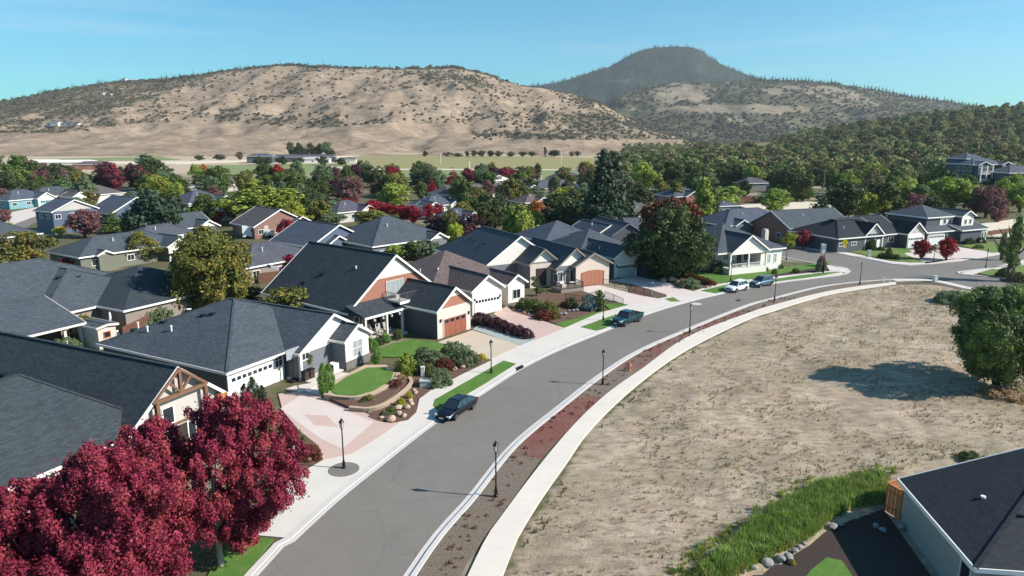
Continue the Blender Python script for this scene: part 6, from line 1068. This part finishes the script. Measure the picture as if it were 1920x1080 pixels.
scatter('dry_grass', np.array([(x, y, float(zg(np.array(x), np.array(y)))) for x, y in MX]), dryg, .1, .3, 'olive weeds fringing the tall grass', 'weeds', tilt=.3)
sheet('soil_and_shaded_lawn', PL([(1375, 1110), (1395, 1076), (1470, 1052), (1520, 1022), (1560, 988), (1656, 955), (1760, 1100), (1700, 1200), (1400, 1200)]), .03, M['darkbed'], .08)  # dark bed; its soil colour also stands in for the lawn in house shade
sheet('lawn', PL([(1490, 1110), (1520, 1070), (1550, 1046), (1578, 1052), (1612, 1100), (1600, 1200), (1500, 1200)]), .05, M['lawn'], .08)  # lawn cut down to its sunlit patch

va2 = [(p.x, p.y) for p in offset(KR, .5)[6:70]]+[(p.x, p.y) for p in reversed(offset(KR, 2.4)[6:70])]
scatter('bark_chips', pts_in(va2, 1100, 21, .0, False)+np.array([0, 0, .06]), twig, .06, .2, 'red brown bark chips and weeds scattered on the verge strip', 'bark chips')
scatter('verge_weeds', pts_in(va2, 420, 22, .58, False)+np.array([0, 0, .06]), dryb2, .12, .3, 'small dry weeds growing in the verge strip', 'weeds', tilt=.3)

# ------------------------------------------------------------ parked vehicles
def paint(name, c, metal=.3):
    t = NT(name); t.base(c); t.set(Roughness=.28, Metallic=metal); t.b.inputs['Coat Weight'].default_value = .7; t.b.inputs['Coat Roughness'].default_value = .05; return t.m
M['p_black'] = paint('blue_black_paint', S(9, 12, 22), 0); M['p_teal'] = paint('dark_teal_paint', S(18, 62, 66)); M['p_white'] = paint('white_paint', S(226, 228, 230), 0); M['p_blue'] = paint('steel_blue_paint', S(92, 108, 128), .5)
M['lamp_lens'] = glassy('lamp_lens', S(200, 205, 210), .1); M['tail_lens'] = glassy('tail_lens', S(130, 16, 18), .2)
def loft(st, name, m, par):
    q = MB(); rings = []
    for x, w_, zb, zt, rt in st:
        r = [(w_*.86, zb), (w_*.97, zb+.12), (w_, zb+(zt-zb)*.45), (w_*.985, zb+(zt-zb)*.72), (w_*rt, zt-.03), (w_*rt*.9, zt), (w_*.35, zt+.025)]
        rings.append([Vector((x, y, z)) for y, z in r]+[Vector((x, -y, z)) for y, z in reversed(r)])
    for a, b in zip(rings, rings[1:]):
        for i in range(len(a)): j = (i+1) % len(a); q.face([a[i], a[j], b[j], b[i]])
    q.face(rings[0]); q.face(rings[-1][::-1]); o = q.build(name, m, par, smooth=True, weld=True); mo = o.modifiers.new('bevel', 'SUBSURF'); mo.levels = 1; mo.render_levels = 1; return o
def car(label, cat, front, rear, kind, pm):
    f, r_ = P(*front), P(*rear); d = (f-r_).normalized(); n = Vector((d.y, -d.x, 0));  # kerb is on the driver's right
    spec = {'sedan': (4.85, .92, 2.85, .33, [(-2.42, .74, .42, .80, .8), (-2.3, .86, .3, .98, .86), (-1.7, .91, .2, 1.03, .86), (-.6, .925, .18, .98, .88), (.6, .92, .18, .95, .88), (1.0, .915, .18, .93, .88), (1.8, .89, .22, .80, .86), (2.25, .82, .26, .68, .84), (2.42, .68, .34, .58, .8)], (-2.15, 1.35, -.95, .35, .80, .60, .95, 1.45)),
            'suv': (4.7, .93, 2.75, .36, [(-2.34, .80, .45, .98, .9), (-2.25, .90, .34, 1.08, .92), (-1.5, .925, .24, 1.10, .92), (0, .93, .22, 1.07, .92), (.95, .93, .22, 1.03, .9), (1.8, .91, .26, .95, .88), (2.22, .84, .3, .84, .86), (2.35, .74, .38, .7, .85)], (-2.2, 1.2, -1.75, .35, .84, .66, 1.03, 1.66)),
            'pickup': (5.5, .95, 3.4, .40, [(-2.78, .90, .48, 1.02, .95), (-2.7, .94, .42, 1.12, .96), (-1.0, .95, .34, 1.13, .96), (-.5, .95, .34, 1.14, .94), (1.1, .95, .34, 1.14, .92), (2.2, .93, .36, 1.08, .9), (2.65, .88, .4, .98, .88), (2.76, .8, .46, .84, .86)], (-.72, 1.35, -.5, .7, .86, .72, 1.1, 1.76))}[kind]
    L_, W_, wb, wr, st, (b0, b1, t0, t1, wbt, wtp, zb_, zt_) = spec
    c = (f+r_)/2 + (f-r_).normalized().cross(Vector((0, 0, 1)))*(-.0)
    side = Vector((-d.y, d.x, 0)); c2 = (f+r_)/2; c2 = c2+(side if side.dot(Vector((-1, .6, 0))) > 0 else -side)*.82
    e = empty(cat.replace(' ', '_'), (c2.x, c2.y, .012), math.atan2(d.y, d.x)); tag(e, label, cat)
    loft(st, 'body', M[pm], e)
    g = MB(); B = [Vector((x, y, zb_-.04)) for x, y in ((b0, -wbt), (b1, -wbt), (b1, wbt), (b0, wbt))]; Tt = [Vector((x, y, zt_-.03)) for x, y in ((t0, -wtp), (t1, -wtp), (t1, wtp), (t0, wtp))]
    names = ['side_window', 'windshield', 'side_window', 'rear_window']
    core = MB()
    for i in range(4):
        j = (i+1) % 4; q = [B[i], B[j], Tt[j], Tt[i]]; cen = sum(q, Vector())/4; nn = (q[1]-q[0]).cross(q[2]-q[1]).normalized(); k = .93
        core.face(q); MB().face([cen+(p-cen)*k+nn*.012 for p in q]).build(names[i], M['glass'], e)
    core.face(Tt); core.build('cabin', M[pm], e)
    rf = MB(); zt = zt_; rf.face([Vector((t0-.05, -wtp, zt-.04)), Vector((t1+.05, -wtp, zt-.04)), Vector((t1, -wtp*.85, zt+.03)), Vector((t0, -wtp*.85, zt+.03))]); rf.face([Vector((t0, -wtp*.85, zt+.03)), Vector((t1, -wtp*.85, zt+.03)), Vector((t1, wtp*.85, zt+.03)), Vector((t0, wtp*.85, zt+.03))]); rf.face([Vector((t1+.05, wtp, zt-.04)), Vector((t0-.05, wtp, zt-.04)), Vector((t0, wtp*.85, zt+.03)), Vector((t1, wtp*.85, zt+.03))]); rf.face([Vector((t1+.05, -wtp, zt-.04)), Vector((t1+.05, wtp, zt-.04)), Vector((t1, wtp*.85, zt+.03)), Vector((t1, -wtp*.85, zt+.03))]); rf.face([Vector((t0-.05, wtp, zt-.04)), Vector((t0-.05, -wtp, zt-.04)), Vector((t0, -wtp*.85, zt+.03)), Vector((t0, wtp*.85, zt+.03))]); rf.build('car_roof', M[pm], e)
    for s_ in (-1, 1):
        for xm in ((b0+b1)/2-.25, (b0+b1)/2+.55)[:2 if kind != 'pickup' else 1]: MB().bar(Vector((xm, s_*(wbt+.012), zb_)), Vector((xm, s_*(wtp+.012), zt_-.05)), .07, .03).build('pillar', M[pm], e)
        for xw in (-wb/2, wb/2):
            w_ = MB(); m_ = Matrix.Rotation(R(90), 4, 'X'); tmp = MB().lathe([(.0, -.1), (wr*.93, -.1), (wr, -.06), (wr, .06), (wr*.93, .1), (wr*.68, .1), (wr*.68, .085), (0, .085)], 20)
            wheel = MB(); wheel.f = tmp.f; wheel.uv = tmp.uv; wheel.v = [(p[0], s_*p[2], p[1]) for p in tmp.v]; wo = wheel.build('wheel', M['rubber'], e); wo.location = (xw, s_*(W_-.10), wr)
            rim = MB()
            for k in range(5):
                a = k*2*math.pi/5+.3; rim.obox((math.cos(a)*wr*.34, s_*.10, math.sin(a)*wr*.34), (math.cos(a)*wr*.32, 0, math.sin(a)*wr*.32), (0, .015, 0), (-math.sin(a)*.035, 0, math.cos(a)*.035))
            t2 = MB().lathe([(wr*.62, .088), (wr*.70, .104), (wr*.66, .088)], 20)
            for fc_ in t2.f: rim.face([(t2.v[i][0], s_*t2.v[i][2], t2.v[i][1]) for i in fc_])
            rim.build('rim', M['chrome'], wo)
            ar = MB(); 
            for k in range(10):
                a, b = math.pi*k/10, math.pi*(k+1)/10; r1, r2 = wr*1.0, wr*1.17
                ar.face([(xw+r1*math.cos(a), s_*(W_+.004), wr+r1*math.sin(a)), (xw+r2*math.cos(a), s_*(W_+.004), wr+r2*math.sin(a)), (xw+r2*math.cos(b), s_*(W_+.004), wr+r2*math.sin(b)), (xw+r1*math.cos(b), s_*(W_+.004), wr+r1*math.sin(b))])
            ar.build('wheel_arch', M['rubber'], e)
        hx, hz = st[-2][0], st[-2][3]-.1
        MB().obox((hx-.02, s_*st[-2][1]*.78, hz-.02), (.14, 0, 0), (0, .17, 0), (0, 0, .07)).build('headlight', M['lamp_lens'], e)
        MB().obox((st[0][0]+.06, s_*st[1][1]*.80, st[1][3]-.2), (.06, 0, 0), (0, .12, 0), (0, 0, .12)).build('tail_light', M['tail_lens'], e)
        MB().obox((b1-.15, s_*(wbt+.18), zb_+.08), (.07, 0, 0), (0, .12, 0), (0, 0, .07)).build('mirror', M[pm], e)
        for xd in (b0+.55, (b0+b1)/2+.1): MB().box(xd-.008, xd+.008, s_*(W_-.0)-.006, s_*(W_)+.008, .45, zb_-.08).build('door_seam', M['rubber'], e)
    fx = st[-1][0]; MB().obox((fx-.015, 0, st[-1][3]-.08), (.05, 0, 0), (0, .42, 0), (0, 0, .1)).build('grille', M['rubber'], e); MB().obox((fx+.045, 0, st[-1][2]+.06), (.01, 0, 0), (0, .24, 0), (0, 0, .06)).build('licence_plate', M['pvc'], e); MB().obox((fx-.06, 0, st[-1][2]-.03), (.08, 0, 0), (0, .7, 0), (0, 0, .05)).build('bumper', M['rubber'], e)
    if kind == 'pickup':
        MB().box(-2.66, -.82, -.78, .78, 1.13, 1.165).build('truck_bed', M['rubber'], e)
        for s_ in (-1, 1): MB().box(-2.72, -.75, s_*.87-.07, s_*.87+.07, 1.12, 1.2).build('bed_rail', M[pm], e)
    if kind == 'suv':
        for s_ in (-1, 1): MB().bar((t0+.1, s_*.55, zt_+.07), (t1-.1, s_*.55, zt_+.07), .04).build('roof_rail', M['chrome'], e)
    return e
car('blue black sedan parked at the left kerb beside the curved garden bed', 'car', (854.4, 788), (886.5, 768), 'sedan', 'p_black')
car('dark teal pickup truck parked at the kerb by the narrow lawn strip', 'pickup truck', (1171, 613), (1199, 603), 'pickup', 'p_teal')
car('white hatchback parked in front of the cottage, ahead of the blue one', 'car', (1378, 549.5), (1400, 544), 'suv', 'p_white')
car('steel blue suv parked right behind the white car', 'car', (1425.5, 539.5), (1445, 536), 'suv', 'p_blue')
# camper and trailer far left
p = P(480, 446); e = empty('camper_van', p, R(20)); tag(e, 'white camper van parked beside the brown house', 'camper van'); MB().box(-3, 3, -1.1, 1.1, .5, 3).build('body', M['pvc'], e); MB().box(3, 4.2, -1, 1, .5, 1.9).build('cab', M['pvc'], e); MB().box(3.5, 4.22, -.9, .9, 1.3, 1.8).build('windshield', M['glass'], e)
for x in (-1.8, 3.3): MB().box(x-.35, x+.35, -1.12, 1.12, 0, .7).build('wheel', M['rubber'], e)
MB().box(-1, .2, -1.115, -1.1, 1.6, 2.3).build('window', M['glass'], e)
p = P(365, 418); e = empty('trailer', p, R(8)); tag(e, 'white boxy trailer parked below the white two storey house', 'trailer'); MB().box(-3.4, 3.4, -1.2, 1.2, .6, 2.6).build('body', M['pvc'], e)
for x in (-.6, .6): MB().box(x-.35, x+.35, -1.22, 1.22, 0, .65).build('wheel', M['rubber'], e)

# ------------------------------------------------------------ street lamps
def make_lamp():
    e = empty('street_lamp', (0, 0, 0))
    MB().lathe([(.17, 0), (.17, .08), (.13, .12), (.12, .45), (.08, .6), (.06, .7)], 12).build('base', M['black'], e)
    MB().lathe([(.06, .65), (.045, 3.0), (.07, 3.02), (.07, 3.08), (.04, 3.1)], 10).build('pole', M['black'], e)
    MB().lathe([(.02, 3.1), (.10, 3.15), (.17, 3.55), (.0, 3.56)], 6).build('lantern_glass', M['lantern'], e)
    fr = MB()
    for k in range(6):
        a = 2*math.pi*k/6; fr.bar((.105*math.cos(a), .105*math.sin(a), 3.13), (.178*math.cos(a), .178*math.sin(a), 3.56), .022)
    fr.lathe([(.2, 3.56), (.22, 3.58), (.12, 3.72), (.1, 3.78), (.03, 3.82), (.03, 3.9), (0, 3.96)], 12).build('lantern_frame', M['black'], e)
    return e
lamp0 = make_lamp()
for i, (u, v, lab, hs_) in enumerate(((645, 878, 'black lantern street lamp beside the pink driveway', 1.05), (921, 699, 'black lantern street lamp on the grass strip beyond the sedan', .95), (930, 930, 'black lantern street lamp nearest the camera on the right verge', 1.08), (1130, 720, 'black lantern street lamp beside the orange posted hydrant', .95), (1293, 623, 'black lantern street lamp on the right verge at the middle of the bend', .96),
        (1452, 563, 'black lantern street lamp on the verge, opposite the steel blue suv', 1.02), (1612, 533, 'black lantern street lamp on the verge nearest the crossing', .97), (1131, 600, 'black lantern street lamp beside the teal pickup', .92), (1370, 528, 'black lantern street lamp behind the white car', .88), (1887, 551, 'black lantern street lamp behind the field tree, by the leaning birch', 1.1), (1848, 502, 'black lantern street lamp at the right side street kerb', .95), (1750, 491, 'black lantern street lamp between the two small red maples', .95), (1474, 488, 'black lantern street lamp on the side street by the cottage chimney', .9))):
    e = lamp0 if i == 0 else copy_tree(lamp0); p = P(u, v, .1); e.location = p; e.scale = (1, 1, hs_); e.rotation_euler.z = i*.7; tag(e, lab, 'street lamp', 'lantern street lamps along the street')
p = P(645, 880, .1); o = MB().lathe([(0, 0), (1.15, 0), (1.15, -.1)], 24).build('lamp_pad', M['asphalt']); o.location = (p.x, p.y, .125); tag(o, None, None, None, 'structure')
# ------------------------------------------------------------ small street things
p = P(1180, 696); e = empty('fire_hydrant', p); tag(e, 'faded salmon fire hydrant standing in the red brown verge', 'hydrant')
MB().lathe([(.2, 0), (.2, .06), (.13, .08), (.13, .62), (.17, .64), (.17, .7), (.1, .84), (.03, .88), (.03, .95), (0, .95)], 12).build('barrel', M['red'], e)
for s_ in (-1, 1): MB().tube([(0, 0, .5), (s_*.26, 0, .5)], [.07, .07], 8).build('nozzle', M['red'], e)
MB().tube([(0, 0, .48), (0, -.28, .48)], [.1, .1], 8).build('nozzle', M['red'], e)
def postbox(label, u, v, z_, w_, cat, m='pvc', name='marker_post', d=None):
    p = P(u, v); o = MB().box(-w_/2, w_/2, -(d or w_)/2, (d or w_)/2, 0, z_-.06).box(-w_*.56, w_*.56, -(d or w_)*.56, (d or w_)*.56, z_-.06, z_).build(name, M[m]); o.location = (p.x, p.y, .06); return tag(o, label, cat)
postbox('thick white utility post at the field corner of the sidewalk', 1753, 529, 1.1, .55, 'utility post'); postbox('left one of two thin white marker posts at the bend', 1656.5, 531, .9, .2, 'marker post'); postbox('right one of two thin white marker posts at the bend', 1668, 532, .7, .16, 'marker post')
postbox('slim white pedestal in the bed beside the utility box', 793, 707, 1.1, .38, 'pedestal', name='pedestal'); postbox('squat grey green transformer box next to the walk', 799, 726, .75, 1.15, 'transformer box', 'greenbox', 'transformer_box', .9)
postbox('slim white post between the beige and green grey drives', 970, 629, 1.0, .18, 'post', name='post'); postbox('white post at the end of the street sloping drive bed', 1223, 557, 1.0, .16, 'post', name='post'); postbox('white pillar with lantern in the bed beside the pink drive', 552, 862, 1.2, .16, 'post', name='garden_post'); postbox('pale green utility cabinet on the corner lawn', 1629, 483, 1.5, .7, 'utility cabinet', 'greenbox', 'utility_cabinet', .5)
p = P(1543, 513); e = empty('wrapped_pole', p); tag(e, 'dark pole with a black bag wrapped low, at the street corner', 'pole'); MB().lathe([(.06, 0), (.05, 4.6), (0, 4.62)], 8).build('pole', M['black'], e); MB().lathe([(.1, .1), (.22, .5), (.26, 1.3), (.14, 2.0), (.07, 2.2)], 8).build('bag', M['rubber'], e)
p = P(1543, 474); e = empty('box_on_post', p); tag(e, 'tall white box post across the side street', 'utility post'); MB().box(-.42, .42, -.38, .38, .0, 1.8).box(-.46, .46, -.42, .42, 1.8, 1.9).build('cabinet', M['pvc'], e)
p = P(1582, 478); e = empty('road_sign', p); tag(e, 'yellow diamond warning sign with a smaller plate below, before the dark corner house', 'road sign'); MB().box(-.04, .04, -.02, .02, 0, 3.2).build('post', M['chrome'], e)
MB().obox((0, -.05, 2.7), (.34, 0, .34), (0, .012, 0), (-.34, 0, .34)).build('sign_plate', M['yellow'], e); MB().obox((0, -.05, 1.75), (.3, 0, 0), (0, .012, 0), (0, 0, .22)).build('sign_plate', M['yellow'], e)
sy = MB(); sy.obox((.0, -.07, 2.95), (.06, 0, 0), (0, .006, 0), (0, 0, .06)).obox((0, -.07, 2.74), (.07, 0, .0), (0, .006, 0), (.0, 0, .13)).obox((-.07, -.07, 2.5), (.04, 0, 0), (0, .006, 0), (-.05, 0, .13)).obox((.08, -.07, 2.5), (.04, 0, 0), (0, .006, 0), (.06, 0, .13)).build('walking_symbol', M['rubber'], e)
# basketball hoop, bins, planter, air conditioner at the white house
H2T = Matrix.Translation((-26.8, 61.8, 0)) @ Matrix.Rotation(R(-28), 4, 'Z')
def at2(x, y, z=0.): return H2T @ Vector((x, y, z))
e = empty('basketball_hoop', at2(.9, 7.3)); e.rotation_euler.z = R(-28); tag(e, 'portable basketball hoop with grey backboard at the garage door corner', 'basketball hoop')
MB().box(-.4, .4, -.5, .5, 0, .2).build('base', M['rubber'], e); MB().bar((0, 0, .2), (.1, 0, 3.0), .1).build('pole', M['black'], e); MB().box(.16, .2, -.9, .9, 2.5, 3.6).build('backboard', M['glass_pale'], e)
rg = MB(); rg.tube([(.45+.23*math.cos(a), .23*math.sin(a), 2.85) for a in np.linspace(0, 6.28, 13)], [.015]*13, 5); rg.build('rim', M['red'], e)
for i, (x, y, lab) in enumerate(((2.0, 7.9, 'left dark wheeled bin at the garage corner'), (2.0, 8.7, 'right dark wheeled bin at the garage corner'))):
    e = empty('wheeled_bin', at2(x, y)); e.rotation_euler.z = R(-28); tag(e, lab, 'bin'); MB().obox((0, 0, .55), (.27, 0, 0), (0, .3, 0), (0, 0, .5)).build('tub', M['d_dark'], e); MB().obox((0, 0, 1.09), (.31, 0, 0), (0, .33, 0), (0, 0, .04)).build('lid', M['rubber'], e); MB().tube([(-.25, -.3, .1), (-.25, .3, .1)], [.1, .1], 8).build('wheel', M['rubber'], e)
e = empty('air_conditioner', at2(2.6, 11.4)); e.rotation_euler.z = R(-28); tag(e, 'white air conditioner cabinet against the grey side wall', 'air conditioner'); MB().box(-.45, .45, -.4, .4, .14, 1.0).build('cabinet', M['pvc'], e); MB().box(-.36, .36, -.42, -.4, .25, .9).build('fan_grille', M['rubber'], e)
e = empty('potted_tree', at2(1.2, 9.2)); tag(e, 'potted rose tree in a tall dark planter under the porch', 'potted tree'); MB().lathe([(.32, .14), (.48, 1.0), (.42, 1.0), (.4, .9), (0, .9)], 12).build('planter', M['pot'], e)
c = D.objects.new('foliage', CM['lod1']); C.objects.link(c); c.parent = e; c.location = (0, 0, 1.0); c.scale = (.75, .75, 2.0); c.material_slots[0].link = 'OBJECT'; c.material_slots[0].material = M['L_green']
# rocking chairs under the porch of the red gable house
for i, (u, v, lab) in enumerate(((712, 627, 'middle white rocking chair under the lantern porch'), (727, 624, 'right white rocking chair under the lantern porch'), (697, 629, 'left white rocking chair under the lantern porch'))):
    p = P(u, v, .3); e = empty('rocking_chair', p, R(-50+i*8)); tag(e, lab, 'rocking chair')
    MB().box(-.3, .3, -.32, .32, .42, .48).build('seat', M['w_cream'], e); b = MB()
    for k in range(5): b.bar((-.3, -.28+.14*k, .48), (-.55, -.28+.14*k, 1.35), .07, .03)
    b.build('backrest', M['w_cream'], e)
    for s_ in (-1, 1): MB().tube([(-.6, s_*.3, .12), (-.2, s_*.3, .03), (.2, s_*.3, .03), (.5, s_*.3, .1)], [.03]*4, 5).build('rocker', M['w_cream'], e); MB().bar((.25, s_*.3, .05), (.25, s_*.3, .65), .05).bar((-.3, s_*.3, .05), (-.35, s_*.3, .65), .05).bar((-.4, s_*.3, .66), (.3, s_*.3, .66), .08, .03).build('armrest', M['w_cream'], e)
# metal fences along the sloping drives
def metal_fence(label, pts, h_=1.0):
    l = PL(pts, .1); O = l[0].copy(); e = empty('metal_fence', O); tag(e, label, 'fence')
    for a, b in zip(l, l[1:]):
        a, b = a-O, b-O; n = max(2, int((b-a).length/1.8))
        for z_ in (.12, h_): MB().bar(a+Vector((0, 0, z_)), b+Vector((0, 0, z_)), .05).build('rail', M['black'], e)
        for i in range(n+1): p = a.lerp(b, i/n); MB().bar(p, p+Vector((0, 0, h_+.05)), .07).build('post', M['black'], e)
        k = int((b-a).length/.16); g = MB()
        for i in range(k): p = a.lerp(b, (i+.5)/k); g.bar(p+Vector((0, 0, .12)), p+Vector((0, 0, h_)), .02)
        o = g.build('picket', M['black'], e); o['kind'] = 'stuff'
metal_fence('long black metal fence beside the drive of the arched garage', [(1131, 534), (1175, 543), (1224, 556)]); metal_fence('short black metal fence between topiary and drive', [(1134, 558), (1168, 572)]); metal_fence('black metal fence on the garden steps below the terrace', [(1060, 562), (1092, 566), (1118, 556)], .9)
# picnic umbrella closed by the patio, timber steps
p = at2(-32.5, 9.3); e = empty('patio_umbrella', p); tag(e, 'closed white patio umbrella behind the small pink patio wall', 'umbrella'); MB().lathe([(.03, 0), (.03, 1), (.25, 1.2), (.12, 2.7), (.02, 2.9), (0, 2.9)], 8).build('canopy', M['pvc'], e)
for i in range(4):
    p = P(214+i*4.5, 640-i*1.5); o = MB().box(-.3, .3, -.3, .3, .4, .46).bar((-.3, -.3, 0), (.3, .3, .42), .05).bar((.3, -.3, 0), (-.3, .3, .42), .05).bar((-.3, 0, .45), (-.42, 0, 1.1), .5, .05).build('folding_chair', M['pvc']); o.location = p; tag(o, 'white folding chair by the pink patio wall', 'chair', 'folding chairs by the patio wall')
# wooden back fences
def plank_fence(label, pts, h_=1.8, m='d_dark'):
    l = PL(pts); O = l[0].copy(); e = empty('plank_fence', O); tag(e, label, 'fence')
    for a, b in zip(l, l[1:]):
        a, b = a-O, b-O; n = max(2, int((b-a).length/.16)); d = (b-a).normalized(); g = MB(); s_ = Vector((-d.y, d.x, 0))
        for i in range(n): p = a.lerp(b, (i+.5)/n); g.obox(p+Vector((0, 0, h_/2)), d*.072, s_*(.012+.004*(i % 2)), (0, 0, h_/2+.01*(i % 3)))
        o = g.build('board', M[m], e); o['kind'] = 'stuff'; MB().bar(a+Vector((0, 0, h_*.8))-s_*.04, b+Vector((0, 0, h_*.8))-s_*.04, .05, .09).build('rail', M[m], e)
M['fencewood'] = plain('weathered_fence_wood', S(110, 76, 62), .8, .2, 2)
plank_fence('brown plank fence behind the patio house', [(232, 640), (300, 606), (345, 592)], 1.8, 'fencewood'); plank_fence('brown plank fence below the skylight house', [(485, 532), (560, 522)], 1.8, 'fencewood'); plank_fence('reddish plank fence along the pale field at the right', [(1388, 380), (1440, 377), (1520, 372)], 2.0, 'fencewood'); plank_fence('brown plank fence right of the two storey house', [(1850, 447), (1900, 440)], 1.8, 'fencewood')
# skylight, field poles, power poles
p = P(512, 500, 5.0); o = MB().box(-.5, .5, -.8, .8, -.3, .15).build('skylight', M['glass_pale']); o.location = p; o.rotation_euler = (R(-20), 0, R(-34)); o.parent = None
for hh in [x for x in D.objects if x.get('label', '').startswith('grey roofed house with a skylight')]: mw = o.matrix_world.copy(); bpy.context.view_layer.update(); o.parent = hh; o.matrix_parent_inverse = hh.matrix_world.inverted()
for u, v, vt in ((826, 307, 288), (880, 318, 303), (892, 326, 312), (1052, 308, 290), (1014, 350, 328)):
    p = P(u, v); o = MB().lathe([(.35, 0), (.3, Z(vt, p.y)), (0, Z(vt, p.y))], 6).build('pole', M['w_cream']); o.location = p; tag(o, 'pale pole standing in the vineyard fields', 'pole', 'pale poles in the fields')
p = P(1542, 372); e = empty('power_pole', p); tag(e, 'wooden power pole at the foot of the wood', 'power pole'); hh_ = Z(316, p.y); MB().lathe([(.2, 0), (.15, hh_), (0, hh_)], 6).build('pole', M['palebark'], e); MB().box(-1.4, 1.4, -.1, .1, hh_-.9, hh_-.7).build('crossarm', M['palebark'], e)
# faint cross markings on the asphalt and manhole covers
for u, v, m_, rr_ in ((1306, 570, 'kerb', .75), (1384, 564, 'rubber', .4), (1330, 548, 'rubber', .35)):
    sheet('manhole_cover', [P(u, v)+Vector((rr_*math.cos(a), rr_*math.sin(a), 0)) for a in np.linspace(0, 6.0, 16)], .02, M[m_], .01)
sheet('storm_drain', PL([(966, 690), (979, 684), (983, 688), (970, 695)], .13), .14, M['rubber'], .02)
